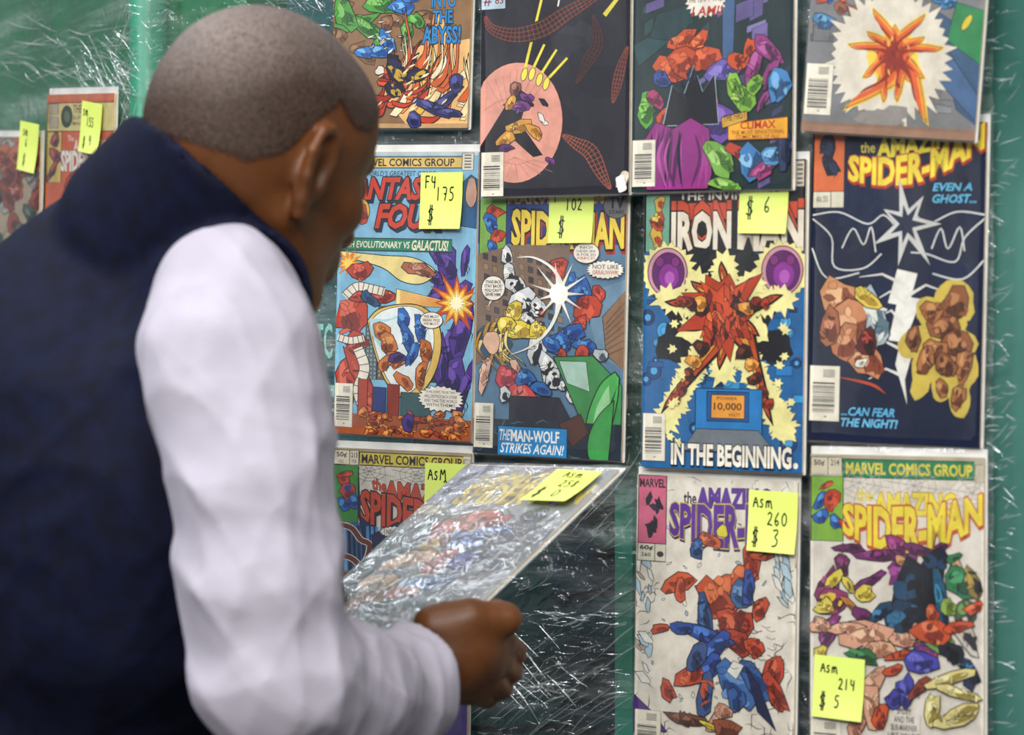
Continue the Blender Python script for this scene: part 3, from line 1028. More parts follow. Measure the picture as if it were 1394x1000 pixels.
# yellow sprays
A.poly(sm([(461, 345), (520, 350), (560, 352), (588, 366), (588, 378), (570, 388), (545, 384), (518, 366), (461, 352)], 4), '#e8d48c', 1.2)
A.lump(564, 371, 22, 10, ['#a8644c', '#74402c', '#c88c6c'], 15)
A.poly([(540, 395), (618, 412), (618, 418), (540, 418)], '#f0dc8c', .8)
for k in range(9):
    A.line([(545, 398 + k * 2.2), (616, 413 + k * .5)], 1, '#d88c3c')
for (r1, r2, c) in ((34, 18, '#b8481c'), (28, 14, '#e8902c'), (21, 11, '#f4cc4c'), (13, 7, '#faf0c4')):
    A.burst(620, 412, r1, r2, 12, c, .5, 1.1)
A.burst(474, 362, 18, 9, 11, '#e8902c', .6); A.burst(474, 362, 11, 5, 9, '#f4d05c', 0); A.burst(480, 420, 16, 8, 9, '#d87c2c', .6)
# red and white ribbed column on the left (abstract)
for (x, y, rx, ry, an) in ((494, 372, 15, 14, 0), (480, 424, 22, 32, 0), (500, 402, 30, 9, 8), (482, 470, 20, 14, 0), (474, 520, 14, 40, 6), (500, 520, 10, 50, -6), (522, 404, 16, 10, 10), (512, 560, 10, 30, 0)):
    A.lump(x, y, rx, ry, ['#b4402c', '#7c2820', '#d4644c'], an, 1.3)
for (pp, w_) in ((sm([(470, 408), (486, 394), (505, 396), (524, 400)]), 11), (sm([(462, 464), (480, 468), (498, 464)]), 9), (sm([(490, 478), (500, 505), (492, 535), (500, 560)]), 13)):
    A.line(pp, w_ + 2, INK); A.line(pp, w_, '#e4dccc')
    for i in range(1, len(pp) - 1, 2):
        d = np.array(pp[i + 1]) - np.array(pp[i - 1]); m = np.array((-d[1], d[0])) / np.hypot(*d) * w_ / 2
        A.line([tuple(np.array(pp[i]) - m), tuple(np.array(pp[i]) + m)], 1, INK)
A.lump(505, 410, 14, 8, ['#28507c', '#183454'], 10)
# teardrop bubble of debris
A.poly(sm([(502, 440), (516, 424), (545, 416), (575, 418), (596, 438), (602, 470), (594, 508), (575, 536), (550, 542), (528, 520), (512, 480), (502, 440)], 4), '#d8b45c', 1.4)
A.poly(sm([(505, 442), (520, 427), (545, 419), (570, 421), (588, 440), (592, 470), (584, 506), (568, 530), (550, 538), (530, 516), (515, 480), (505, 442)], 4), '#dde6e4', .8)
A.curl(505, 440, 560, 430, 8, '#a8d0dc', .1, 0); A.curl(508, 446, 540, 500, 9, '#a8d0dc', .1, 0)
for (x, y, rx, ry, an, c) in ((550, 436, 9, 14, 10, BLUES), (556, 462, 8, 20, -8, BLUES), (572, 450, 9, 18, 5, BLUES), (565, 485, 6, 20, 10, BLUES), (580, 436, 5, 8, 0, ['#e0c058', '#a8842c']),
                              (524, 456, 12, 12, 20, ['#c8763c', '#8c4824', '#e09c5c']), (535, 472, 15, 12, 40, ['#c8763c', '#8c4824', '#e09c5c']), (540, 495, 11, 14, 0, ['#c8763c', '#8c4824', '#e09c5c']), (555, 522, 8, 14, -20, ['#c8763c', '#8c4824']), (528, 495, 9, 12, 30, ['#c8763c', '#8c4824']), (540, 488, 12, 7, 10, ['#4c3478', '#2c1c4c']),
                              (580, 480, 9, 16, -10, ['#b86428', '#80401c', '#d88c4c']), (575, 505, 8, 20, 8, ['#b86428', '#80401c', '#d88c4c'])):
    A.lump(x, y, rx, ry, c, an, 1)
A.balloon(588, 436, 15, 11, ['WE MUST', 'BREAK FREE', 'WE MUST!'], tail=(578, 452))
# ruins at the foot
A.rect(492, 520, 505, 575, '#a8402c', 1); A.rect(512, 530, 530, 575, '#2f3f78', 1); A.rect(532, 525, 548, 575, '#8c3424', 1); A.rect(550, 535, 590, 575, '#3c5c60', 1)
A.rect(459, 568, 643, 596, '#a8542c')
for k in range(60):
    A.lump(A.r.uniform(490, 640), A.r.uniform(562, 594), A.r.uniform(4, 11), A.r.uniform(3, 7), A.r.choice([['#d8823c', '#9c4c24', '#f0a85c'], ['#c86428', '#8c3c1c', '#e89c4c'], ['#a8442c', '#6c2818']]), A.r.uniform(-20, 20), .8)
A.lump(560, 572, 9, 12, ['#4c2f88', '#2c1c5c'], 0)
A.balloon(603, 541, 29, 17, ["IF WE DON'T, THOSE TWO", 'WILL DESTROY EACH OTHER', 'AND TAKE THE WORLD', 'WITH THEM!!'], jag=True, tail=(572, 522))
A.barcode(460, 527, 485, 587)
R['E'] = A

# --- F: green and grey street, star flash, blue caption
A = Art(648, 856, 222, 620)
A.full('#5a7c98')
A.rect(648, 222, 856, 334, '#243a78')
A.text('MARVEL TEAMS', 690, 268, 835, 279, '#c8a43c', .04)
A.text('SPIDER-MAN', 697, 291, 852, 336, '#e8cc4c', .05, .06, '#141018', 0, archwarp(-3, 4), (2, 4), '#a83020')
A.ell(842, 282, 18, 17, '#6c6c70', 1); A.text('TV', 832, 270, 852, 285, '#17161c', .05); A.text('STAR!', 832, 288, 852, 293, '#1c1a20', .02)
A.rect(650, 270, 688, 347, '#7aa848', 1)
for (x, y, rx, ry, an, c) in ((672, 290, 12, 9, 10, REDS), (664, 308, 10, 14, -10, BLUES), (676, 322, 8, 14, 10, REDS), (668, 336, 7, 9, 0, BLUES)):
    A.lump(x, y, rx, ry, c, an, 1)
A.poly([(648, 348), (700, 335), (780, 335), (770, 400), (740, 440), (648, 500)], '#7c6656')
for j in range(8):
    for k in range(9):
        x = 655 + k * 13 + j * 1; y = 352 + j * 14 + k * 3.5 - 20
        if y > 342: A.poly([(x, y), (x + 7, y + 2), (x + 7, y + 10), (x, y + 8)], A.r.choice(['#3c3438', '#4c4448', '#94785c']), .5)
A.poly([(800, 400), (856, 380), (856, 500), (820, 480)], '#6c8ca4')
A.poly([(826, 430), (856, 395), (856, 500), (832, 480)], '#8c6c54', 1)
for k in range(7):
    A.line([(830, 440 + k * 7), (856, 410 + k * 10)], 1.2, '#5c4434')
A.blob(675, 470, 24, 30, '#2c4c64', .3, 14)
# pale stone arc
for (x, y, rx, ry, an) in ((689, 352, 8, 14, -15), (694, 372, 9, 16, -10), (704, 392, 14, 13, 0), (716, 410, 20, 20, 20), (738, 420, 14, 12, 10), (720, 436, 14, 14, 0), (736, 475, 12, 32, -18), (752, 502, 12, 22, -28), (764, 516, 12, 14, 0), (778, 524, 10, 9, 20), (788, 536, 6, 12, -10)):
    A.lump(x, y, rx, ry, ['#d0d4d4', '#23262e', '#f0f0ea'], an, 1.3)
A.shards(720, 418, 16, 16, ['#1c1c24', '#e4e6e4', '#3c424c'], 12, 12, 50, 40, .35, .4)
A.ell(742, 426, 4, 3, '#c8442c', .8)
for (x, y, rx, ry, an) in ((700, 424, 16, 12, -40), (712, 452, 22, 14, 0), (736, 450, 12, 12, 30), (690, 446, 12, 14, 0)):
    A.lump(x, y, rx, ry, ['#e0c83c', '#b0902c', '#f4e47c'], an, 1.1)
for k in range(20):
    x = A.r.uniform(652, 700)
    A.curl(x, A.r.uniform(440, 500), x + A.r.uniform(-4, 26), A.r.uniform(490, 520), A.r.uniform(5, 9), A.r.choice(['#e0c060', '#c89c3c', '#f0dc94', '#b48430']), .3, .7)
A.blob(672, 468, 12, 16, '#dcb094', .15, 14, 0, 1)
for (x, y, rx, ry, an, c) in ((664, 515, 8, 24, 12, ['#dcb094', '#b4806c', '#ecccb4']), (700, 515, 17, 16, 20, ['#c8404c', '#902c3c', '#dc6468']), (714, 545, 26, 20, 20, ['#d0484c', '#983038', '#e07468']), (735, 560, 18, 14, 10, ['#d85c50', '#a03c38']), (748, 568, 14, 7, 20, ['#dcb094', '#b4806c']), (708, 505, 6, 14, -30, ['#dcb094', '#b4806c'])):
    A.lump(x, y, rx, ry, c, an, 1.1)
for (x, y, rx, ry, an, c) in ((768, 364, 12, 14, 30, REDS), (782, 385, 10, 16, -20, BLUES), (796, 398, 14, 20, 0, BLUES), (818, 400, 10, 11, 0, REDS), (806, 422, 18, 20, 20, REDS), (790, 440, 14, 10, -30, REDS), (778, 452, 24, 12, -30, BLUES), (772, 470, 16, 14, 0, BLUES), (754, 466, 16, 8, 20, BLUES), (800, 468, 16, 10, 20, BLUES), (800, 485, 10, 18, -20, REDS), (770, 484, 7, 12, 0, REDS)):
    A.lump(x, y, rx, ry, c, an, 1.2)
# green vehicle-like wedge and rubble
A.poly([(760, 485), (815, 482), (856, 520), (856, 600), (815, 622), (780, 622), (796, 560)], '#3f8a4c', 1.4)
A.poly([(768, 490), (806, 490), (812, 530), (780, 520)], '#a8c8b8', 1); A.poly([(700, 540), (770, 540), (790, 575), (760, 600), (700, 590)], '#2c2c38', 1.2)
A.poly(sm([(846, 502), (826, 520), (810, 560), (806, 600), (812, 620), (834, 618), (842, 580), (850, 540), (852, 510)], 4), '#4fae58', 1.5)
A.poly(sm([(838, 520), (822, 550), (816, 590), (820, 606), (828, 580), (840, 545)], 4), '#9cd49c', 0)
A.poly(sm([(850, 520), (840, 560), (832, 610)], 4) + [(822, 620), (830, 570)], '#1c4c34')
A.lump(722, 515, 14, 12, ['#2a68b0', '#1c4480', '#5c9cd8'], 20); A.lump(742, 530, 16, 8, ['#2a68b0', '#1c4480'], 30); A.lump(828, 482, 10, 9, ['#b4bcc0', '#4c545c'], 0)
A.lump(690, 540, 9, 10, ['#d0d4d4', '#23262e'], 0); A.rect(648, 572, 856, 622, '#26303c'); A.cracks(650, 575, 850, 618, 20, 16, '#5c6c7c', 1.4)
A.poly([(770, 575), (800, 560), (812, 585), (790, 605)], '#54342c', 1)
A.poly(sm([(846, 540), (826, 560), (812, 590), (814, 620), (840, 620)], 4), '#3f9a4c', 1.2)
A.line(sm([(706, 352), (730, 352), (756, 366), (770, 390), (766, 420), (752, 450), (728, 472), (700, 484)], 5), 5, '#eceae0', taper=True)
A.burst(766, 400, 40, 9, 11, '#f2efe4', 0, 1, .3); A.ell(766, 400, 13, 14, '#fbfaf4')
A.balloon(803, 345, 18, 14, ['NO!', 'I NEVER SAW', 'A FOE SO', 'FIERCE!'], acc='#b83a2c'); A.balloon(830, 367, 25, 12, ['NOT LIKE', 'GRRAUWWR!'], jag=True, acc='#b83a2c')
A.balloon(672, 394, 17, 17, ['STAND BACK', 'STAY BACK!', "YOU CAN'T", 'SAVE HIM!'], tail=(664, 422))
A.rect(684, 581, 782, 621, '#1f88c8', 1.2)
A.text('THE', 687, 586, 702, 600, '#e8eef0', .03, shear=.3); A.text('MAN-WOLF', 703, 586, 771, 601, '#f2f2ea', .035); A.text('STRIKES AGAIN!', 688, 604, 778, 617, '#eef0ea', .025, shear=.25)
A.barcode(649, 551, 677, 612)
R['F'] = A

# --- G: blue machinery, two purple discs, red centre
A = Art(871, 1094, 222, 640)
A.full('#1c5f98')
A.rect(871, 222, 1094, 345, '#15131a')
A.rect(1080, 224, 1092, 258, '#c8c0ac', .8)
for k in range(5):
    A.rect(1082, 228 + k * 6, 1090, 231 + k * 6, '#5c5854')
A.text('THE INVINCIBLE', 920, 262, 1060, 274, '#d8d0bc', .03)
for t, x0, x1 in (('IRON', 911, 992), ('MAN', 1004, 1090)):
    A.poly([(x0 + 4, 300), (x0 + 4, 278), (x1 - 4, 278), (x1 - 4, 300)], '#c04428')
    A.text(t, x0, 278, x1, 338, '#c44a2c', .06, .03, '#14101a')
    A.text(t, x0, 292, x1, 341, '#e2d8c4', .055, .04, '#14101a')
A.rect(873, 266, 907, 344, '#6ca088', 1)
for (x, y, rx, ry, an, c) in ((892, 280, 8, 10, 0, ['#c8a43c', '#a83c24']), (890, 302, 10, 14, 0, ['#b84428', '#7c2c1c', '#e0c04c']), (888, 328, 8, 14, 10, ['#c8a43c', '#a83c24'])):
    A.lump(x, y, rx, ry, c, an, 1)
for k in range(70):
    x, y = A.r.uniform(871, 1085), A.r.uniform(390, 625)
    if A.r.random() < .5: A.rect(x, y, min(1094, x + A.r.uniform(8, 28)), y + A.r.uniform(4, 16), A.r.choice(['#2478b8', '#14447c', '#0f2c54', '#3494cc', '#1a5490']), .9, '#0c1830')
    else:
        r_ = A.r.uniform(4, 12); A.ell(x, y, r_, r_ * 1.15, A.r.choice(['#2478b8', '#14447c', '#123868', '#3c9cd4']), 1, 16, 0, '#0c1830'); A.ell(x, y, r_ * .5, r_ * .55, '#4ca4d8', .6, 12, 0, '#0c1830')
A.blob(982, 400, 100, 62, '#14141c', .2, 26); A.blob(920, 470, 34, 26, '#14141c', .3, 16); A.blob(1045, 470, 34, 26, '#14141c', .3, 16)
for (cx_, cy_) in ((905, 372), (1064, 370)):
    A.burst(cx_, cy_, 40, 34, 22, '#e6dc94', .6, 1.05, .1)
    A.ell(cx_, cy_, 28, 33, '#c88ca0', 1.3, 28); A.ell(cx_ + 1, cy_ + 1, 23, 28, '#5c1c64', 1, 28); A.ell(cx_ + 2, cy_ + 6, 14, 17, '#8c3094', 0); A.ell(cx_ + 3, cy_ + 8, 7, 9, '#b45cb8', 0)
    for s_ in (-1, 1): A.ell(cx_ + s_ * 11, cy_ - 14, 6, 7, '#7c2c74', .8)
# energy star: pale yellow crackle edge, orange, red core
cx, cy = 985, 425
arms = [(-168, 84), (-12, 84), (118, 165), (62, 168), (-90, 68), (150, 60), (30, 60), (90, 80), (-135, 62), (-45, 62)]
for (c, wk, lk, jg) in (('#ece49c', 60, 1.08, 0), ('#2c1a18', 44, 1.0, 0), ('#b8481f', 36, .96, 0), ('#dc9438', 16, .84, 0)):
    for ang, L in arms:
        a_ = math.radians(ang)
        if c == '#ece49c':
            for q in range(int(L / 8)):
                A.burst(cx + q * 9 * math.cos(a_), cy + q * 9 * math.sin(a_), 19 + 3 * (q % 2), 14, 9, c, 0, 1, .3)
        else:
            A.curl(cx, cy, cx + L * lk * math.cos(a_), cy + L * lk * math.sin(a_), wk, c, .12 if ang < 0 else -.12, 1)
A.burst(cx, cy, 56, 34, 9, '#b03a1c', 1.5, 1.15, .3)
A.burst(cx, cy - 2, 40, 22, 8, '#cc4c24', 1.2, 1.2, .3)
A.shards(cx, cy, 34, 46, ['#c04424', '#7c2416', '#dc6c3c', '#3c1410', '#a83820', '#c04424'], 46, 20, 90, 40, .4, 1)
for ang, L in ((118, 150), (62, 152), (-168, 66), (-12, 66)):
    a_ = math.radians(ang)
    for q in range(5):
        t = .4 + q * .13
        A.lump(cx + L * t * math.cos(a_), cy + L * t * math.sin(a_), 11 - q, 11 - q, [['#3c1c18', '#241014', '#6c3020'], ['#dc9438', '#a0601c', '#f0b85c'], ['#4c2018', '#2c1212', '#8c3c20'], ['#882c1c', '#501812'], ['#a8381f', '#701f14']][q], 0, 1)
A.rect(948, 530, 1040, 600, '#2478b8', 1.4, '#0c1830'); A.rect(964, 534, 1022, 574, '#1a5490', 1.4, '#0c1830'); A.rect(970, 538, 1016, 570, '#e0983c', 1.4); A.text('POWER', 978, 541, 1006, 545, '#5c3418', .01); A.text('10,000', 974, 549, 1012, 560, '#4c2814', .02); A.text('VOLTS', 994, 563, 1010, 567, '#5c3418', .01)
A.poly([(950, 585), (1035, 585), (1060, 615), (930, 615)], '#6c747c', 1)
for k in range(16):
    A.burst(A.r.uniform(905, 930) if k % 2 else A.r.uniform(1050, 1080), A.r.uniform(440, 610), 7, 4, 6, '#ece49c', 0)
A.text('IN THE BEGINNING', 915, 607, 1080, 634, '#ece6d6', .05, .05, '#14182c'); A.text('.', 1083, 628, 1087, 633, '#ece6d6', .05)
A.barcode(873, 566, 905, 631)
R['G'] = A

# --- H: midnight blue, yellow arched logo
A = Art(1101, 1338, 178, 607)
A.full('#101a36')
for k in range(8):
    A.blob(A.r.uniform(1120, 1320), A.r.uniform(250, 560), 40, 30, A.r.choice(['#0e1630', '#131f3e']), .3)
A.rect(1103, 182, 1146, 268, '#d06a3c', 1); A.lump(1124, 205, 11, 16, ['#14182c', '#283454'], 20); A.lump(1128, 235, 9, 20, ['#14182c', '#283454'], -10); A.rect(1110, 182, 1140, 187, '#d8a83c')
A.rect(1103, 268, 1146, 290, '#d8d2bc', 1); A.text('60¢ 255', 1108, 274, 1124, 284, '#3c3a3c', .01); A.line([(1128, 268), (1128, 290)], 1)
A.text('the', 1168, 202, 1188, 216, '#c8b848', .02)


def up(amt):
    return lambda X, Y, px, py: (px, py - amt * np.abs(X) ** 2.2)


A.text('AMAZING', 1192, 196, 1308, 220, '#e8d43c', .055, .03, '#141018', 0, lambda X, Y, px, py: (px, py - 22 * np.abs(X) ** 2.2 + 2))
A.text('SPIDER-MAN', 1153, 222, 1334, 254, '#ecd840', .05, .04, '#c0442c', 0, lambda X, Y, px, py: (px, py + 34 * X - 74 * X ** 2 - (1 - Y) * 0 + (1 - Y) * 6 * (1 - np.abs(2 * X - 1)) - 2), (1, 3), '#a83422')
A.text('EVEN A', 1268, 258, 1320, 268, '#5cb4d8', .03, shear=.25); A.text('GHOST...', 1268, 273, 1326, 284, '#5cb4d8', .03, shear=.25)
# white outlines and a pale splash, abstract
for pp in ([(1103, 300), (1140, 296), (1180, 312), (1202, 300), (1222, 320)], [(1103, 305), (1130, 330), (1135, 370), (1175, 372), (1200, 352)], [(1338, 300), (1300, 296), (1262, 312), (1244, 300), (1232, 320)], [(1338, 305), (1312, 330), (1300, 362), (1262, 352), (1240, 350)], [(1145, 345), (1160, 318), (1175, 340), (1185, 316), (1192, 350)], [(1268, 345), (1280, 318), (1290, 345), (1305, 316), (1312, 348)], [(1103, 345), (1124, 385), (1170, 378)], [(1338, 360), (1310, 385), (1270, 378)]):
    A.line(sm(pp, 5), 2.2, '#cfd0cc')
A.burst(1233, 312, 44, 16, 7, '#c8c8c4', .8, 1.3, .35); A.burst(1233, 312, 26, 9, 7, '#16203c', 0, 1.3, .3)
# jagged pale lightning column with side forks
A.poly([(1222, 372), (1250, 378), (1242, 410), (1256, 412), (1240, 456), (1252, 460), (1236, 520), (1240, 556), (1222, 500), (1228, 470), (1212, 468), (1222, 420), (1210, 418)], '#e4e2da', .6)
for k in range(9):
    s_ = 1 if k % 2 else -1
    y = 392 + k * 15 + A.r.uniform(-4, 4)
    L_ = A.r.uniform(30, 74)
    A.line([(1233, y), (1233 + s_ * L_ * .5, y - A.r.uniform(4, 22)), (1233 + s_ * L_, y - A.r.uniform(-12, 12))], 5, '#dddbd4', 1)
for (x, y, rx, ry, an, c) in ((1138, 420, 30, 32, 0, ['#c88c5c', '#8c4c34', '#e4b484']), (1165, 455, 28, 34, -20, ['#c4845c', '#8c4830', '#e0ac80']), (1150, 480, 22, 26, 10, ['#b8744c', '#7c3c28', '#d89c70']), (1182, 500, 22, 28, 0, ['#c4845c', '#844028', '#e0ac80']), (1130, 450, 16, 24, 0, ['#a86444', '#6c3424', '#cc8c64']), (1198, 430, 18, 40, -20, ['#a8b8c0', '#5c7480', '#d8dcd4']), (1175, 408, 26, 10, 20, ['#d8c050', '#a8882c']), (1180, 476, 12, 22, -15, ['#5c1c1c', '#2c0c10', '#c84c3c']), (1175, 500, 10, 6, 10, ['#e4ded0', '#b8b0a0'])):
    A.lump(x, y, rx, ry, c, an, 1.5)
A.line(sm([(1146, 520), (1190, 528), (1210, 540)], 4), 4, '#b8482c', taper=True)
for (x, y, rx, ry, an) in ((1300, 415, 22, 26, 0), (1288, 445, 22, 24, 0), (1268, 430, 16, 18, 30), (1300, 470, 26, 24, 0), (1275, 480, 18, 20, 10), (1262, 500, 12, 26, 12), (1316, 500, 12, 30, -8), (1290, 505, 16, 20, 0), (1246, 470, 12, 22, 30), (1310, 540, 11, 24, 0), (1285, 530, 10, 14, 0), (1256, 528, 9, 14, 0)):
    A.blob(x, y, rx + 4, ry + 4, '#c8b04c', .15, 16, an)
for (x, y, rx, ry, an) in ((1300, 415, 20, 24, 0), (1288, 445, 20, 22, 0), (1268, 430, 14, 16, 30), (1300, 470, 24, 22, 0), (1275, 480, 16, 18, 10), (1262, 500, 10, 24, 12), (1316, 500, 10, 28, -8), (1290, 505, 14, 18, 0), (1246, 470, 9, 20, 30), (1310, 540, 9, 20, 0), (1285, 530, 9, 12, 0)):
    A.lump(x, y, rx, ry, A.r.choice([['#a86c40', '#6c3c24', '#c8905c'], ['#8c5434', '#54301f', '#b47c50']]), an, 1.4)
A.text('...CAN FEAR', 1149, 560, 1222, 571, '#5cb4e0', .03, shear=.25); A.text('THE NIGHT!', 1149, 575, 1227, 586, '#6cc0e8', .035, shear=.25)
A.barcode(1104, 505, 1146, 580)
R['H'] = A

# --- I: lower left, yellow banner
A = Art(460, 636, 609, 1000)
A.full('#d9d4c6')
A.rect(461, 609, 636, 614, '#a89878'); A.rect(461, 612, 482, 632, '#ddd2b8', 1); A.rect(482, 612, 494, 632, '#ddd2b8', 1)
A.text('50¢', 465, 615, 478, 623, '#2c2a2c', .03); A.text('CC', 468, 626, 474, 630, '#3c3a3c', .02); A.text('213', 484, 615, 492, 622, '#3c3a3c', .02); A.text('FEB', 485, 625, 491, 629, '#5c5a5c', .01)
A.rect(495, 614, 627, 632, '#d8c444', 1.2); A.text('MARVEL COMICS GROUP', 498, 617, 625, 629, '#1c1a20', .03); A.rect(628, 618, 636, 640, '#d0c8b4', .8)
for (cx, cy) in ((508, 640), (568, 642)):
    for k in range(8):
        a_ = k * math.pi / 4 + .3
        A.line([(cx, cy), (cx + 32 * math.cos(a_), cy + 20 * math.sin(a_))], .6, '#6c6864')
    for r_ in (8, 15, 22):
        A.line([(cx + r_ * math.cos(t * math.pi / 4 + .3), cy + r_ * .65 * math.sin(t * math.pi / 4 + .3)) for t in range(9)], .6, '#7c7874')
A.rect(461, 633, 494, 712, '#3f8a3c', 1.2)
for (x, y, rx, ry, an, c) in ((474, 652, 8, 10, 0, REDS), (482, 668, 9, 14, 0, ['#b8483c', '#8c2c30', '#2a4a94']), (474, 688, 9, 9, 0, BLUES), (490, 684, 10, 9, 20, BLUES), (478, 646, 12, 4, 0, REDS)):
    A.lump(x, y, rx, ry, c, an, 1)
A.text('the', 512, 649, 530, 664, '#c8482c', .03, .03, '#141018', 0, archwarp(0, 3)); A.text('AMAZING', 530, 653, 626, 676, '#c8482c', .06, .04, '#141018', 0, archwarp(0, 6))
A.text('SPIDER-MAN', 498, 668, 650, 710, '#c8482c', .05, .04, '#141018', 0, lambda X, Y, px, py: (px, py + 18 * X - (1 - Y) * 0 + 6 * Y * 0), (2, 3), '#3c1414')
A.poly([(461, 714), (497, 712), (520, 790), (560, 1000), (461, 1000)], '#2f5f94')
A.poly([(494, 640), (494, 700), (520, 722), (512, 760), (498, 720)], '#1f2c5c', 1)
for k in range(16):
    x = 463 + k * 6
    A.poly([(x, 716), (x + 3.5, 716), (x + 16, 1000), (x + 9, 1000)], A.r.choice(['#4c90c8', '#1c2c54', '#1a2040', '#6caad8']), 0)
for pp in ([(468, 716), (486, 720), (498, 735), (510, 742), (505, 765), (496, 775)], [(461, 762), (480, 760), (494, 768), (500, 785)]):
    A.line(sm(pp, 5), 9, '#e8e0cc'); A.line(sm(pp, 5), 7, '#6c3428')
A.poly([(512, 728), (545, 708), (600, 712), (636, 760), (636, 1000), (545, 1000)], '#23244c', 1)
A.balloon(545, 722, 22, 8, ['I NEVER SAW'], jag=True)
for k in range(14):
    A.lump(A.r.uniform(560, 625), A.r.uniform(760, 980), 14, 16, A.r.choice([PURP, BLUES, ['#3a3c78', '#24244e']]), 0, 1)
A.rect(600, 940, 636, 1000, '#4a3c78')
R['I'] = A

# --- K: white cover with pink box and orange/blue debris
A = Art(862, 1090, 656, 1070)
A.jit = .75
A.full('#dcd6c8')
A.cracks(864, 700, 1088, 1060, 150, 22, '#3a3a40', 1.5)
A.cracks(864, 660, 1088, 700, 26, 22, '#6c7484', 1.3)
A.blob(975, 850, 88, 180, '#dcd6c8', .15, 26)
A.blob(980, 690, 74, 30, '#dcd6c8', .1, 20)
A.shards(975, 860, 108, 170, ['#c8d4d8', '#e4e0d4', '#9cb0b8'], 60, 8, None, 0, .5, .8)
A.shards(1075, 760, 14, 60, ['#a8c0cc', '#dcdcd4', '#c0ccd0'], 16, 26, 70, 30, .4, 1)
A.shards(875, 830, 12, 110, ['#a8c0cc', '#dcdcd4', '#b4a898'], 18, 22, 70, 40, .4, 1)
A.rect(864, 657, 905, 750, '#c4607c', 1.2); A.text('MARVEL', 866, 662, 903, 673, '#18161c', .035)
A.shards(885, 710, 12, 26, ['#1a1624', '#2c2038'], 9, 20, 60, 60, .45, .6)
A.rect(864, 750, 905, 774, '#d8d2be', 1.2); A.text('60¢', 867, 753, 886, 760, '#1c1a1c', .04); A.text('260', 869, 763, 883, 768, '#2c2a2c', .02); A.line([(889, 750), (889, 774)], 1); A.ell(897, 764, 5, 4, '#3c3a3c')
A.text('the', 930, 677, 948, 693, '#1c1a2c', .03); A.text('AMAZING', 950, 672, 1052, 697, '#5a2c90', .06, .02, '#2c1848', 0, archwarp(0, -3))
A.text('SPIDER-MAN', 911, 694, 1086, 734, '#5a2c90', .05, .03, '#c8b444', 0, lambda X, Y, px, py: (px, py + 10 * X - 22 * X * X + (1 - Y) * 14 * np.sin(np.pi * np.clip(X, 0, 1))), (1, 3), '#2c1848')
A.blob(986, 728, 9, 8, '#d8c83c', .2, 12, 0, 1)
for (x, y, rx, ry, an, c) in (
    (976, 742, 16, 10, -20, ['#c85a30', '#8c3420', '#e08050']), (952, 752, 10, 14, 20, ['#2f4f84', '#1c3058', '#4c74ac']), (975, 790, 30, 34, 10, ['#c8562c', '#883420', '#dc7848']), (940, 800, 28, 12, -30, ['#c8562c', '#883420']), (916, 812, 16, 8, -60, ['#c8562c', '#883420']), (1008, 785, 22, 16, 30, ['#c8562c', '#883420', '#dc7848']),
    (985, 835, 28, 26, 0, ['#b84f2c', '#7c2c1c', '#d87448']), (960, 842, 10, 30, 20, ['#2f4f84', '#1c3058', '#4c74ac']), (1008, 810, 18, 16, 40, ['#3c6494', '#20406c', '#6c94bc']), (1022, 778, 12, 26, 20, ['#c04c2c', '#842c1c']), (1040, 758, 18, 8, -40, ['#c04c2c', '#842c1c', '#dc7048']), (1030, 792, 10, 22, 10, ['#3050a0', '#1c2f68']),
    (1042, 816, 11, 16, 20, ['#c04c2c', '#842c1c', '#dc7048']), (1020, 850, 26, 26, -30, ['#b8442c', '#7c281c', '#d46c48']), (1008, 872, 26, 14, 20, ['#a83c24', '#70241a']), (1040, 870, 14, 14, 0, ['#c04c2c', '#842c1c']),
    (960, 872, 38, 13, 5, ['#2a4c9c', '#182c64', '#4c78c8']), (925, 868, 16, 10, 0, ['#2a4c9c', '#182c64']), (902, 866, 16, 6, 15, ['#c04c2c', '#842c1c']), (990, 895, 34, 14, -20, ['#2a4c9c', '#182c64', '#4c78c8']), (965, 915, 26, 13, -40, ['#2a4c9c', '#182c64', '#4c78c8']),
    (1055, 900, 13, 26, 0, ['#b8442c', '#7c281c', '#d46c48']), (1060, 935, 11, 30, -20, ['#b8442c', '#7c281c']), (1068, 960, 6, 16, -20, ['#a83c24', '#70241a']), (940, 930, 24, 13, -30, ['#c04c2c', '#842c1c', '#dc7048']), (912, 945, 18, 9, 30, ['#c04c2c', '#842c1c']), (948, 900, 10, 28, 0, ['#3c5484', '#24345c']),
    (1010, 930, 36, 24, 30, ['#3c68a4', '#24447c', '#6490c4']), (1035, 920, 16, 30, -20, ['#345c98', '#1f3c70']), (965, 955, 12, 28, 0, ['#3c5484', '#24345c', '#c8562c']), (1015, 960, 12, 20, 10, ['#345c98', '#1f3c70'])):
    A.lump(x, y, rx, ry, c, an, 1.4)
A.poly([(1022, 905), (1042, 930), (1066, 988), (1040, 965)], '#1c2448', 1); A.poly([(1005, 900), (1020, 905), (1010, 925), (996, 915)], '#dcdcd4', 1)
for k in range(40):
    x, y = A.r.uniform(1000, 1062), A.r.uniform(820, 930)
    A.line([(x - 7, y), (x, y + 3), (x + 6, y + 1)], .8, '#4c1814')
A.poly([(862, 958), (890, 980), (912, 1005), (862, 1010)], '#4a2c74', 1)
for (x, y, rx, ry, an, c) in ((945, 985, 30, 10, 20, ['#6c4434', '#44281f', '#94644c']), (985, 968, 8, 20, 20, ['#c8947c', '#94604c', '#dcb49c']), (1000, 975, 12, 12, -20, ['#c8947c', '#94604c']), (970, 990, 12, 4, 30, ['#d8c83c', '#a8942c']), (1010, 1000, 24, 14, 0, ['#8c4c34', '#5c2c1f'])):
    A.lump(x, y, rx, ry, c, an, 1.2)
A.barcode(864, 978, 902, 1045)
R['K'] = A

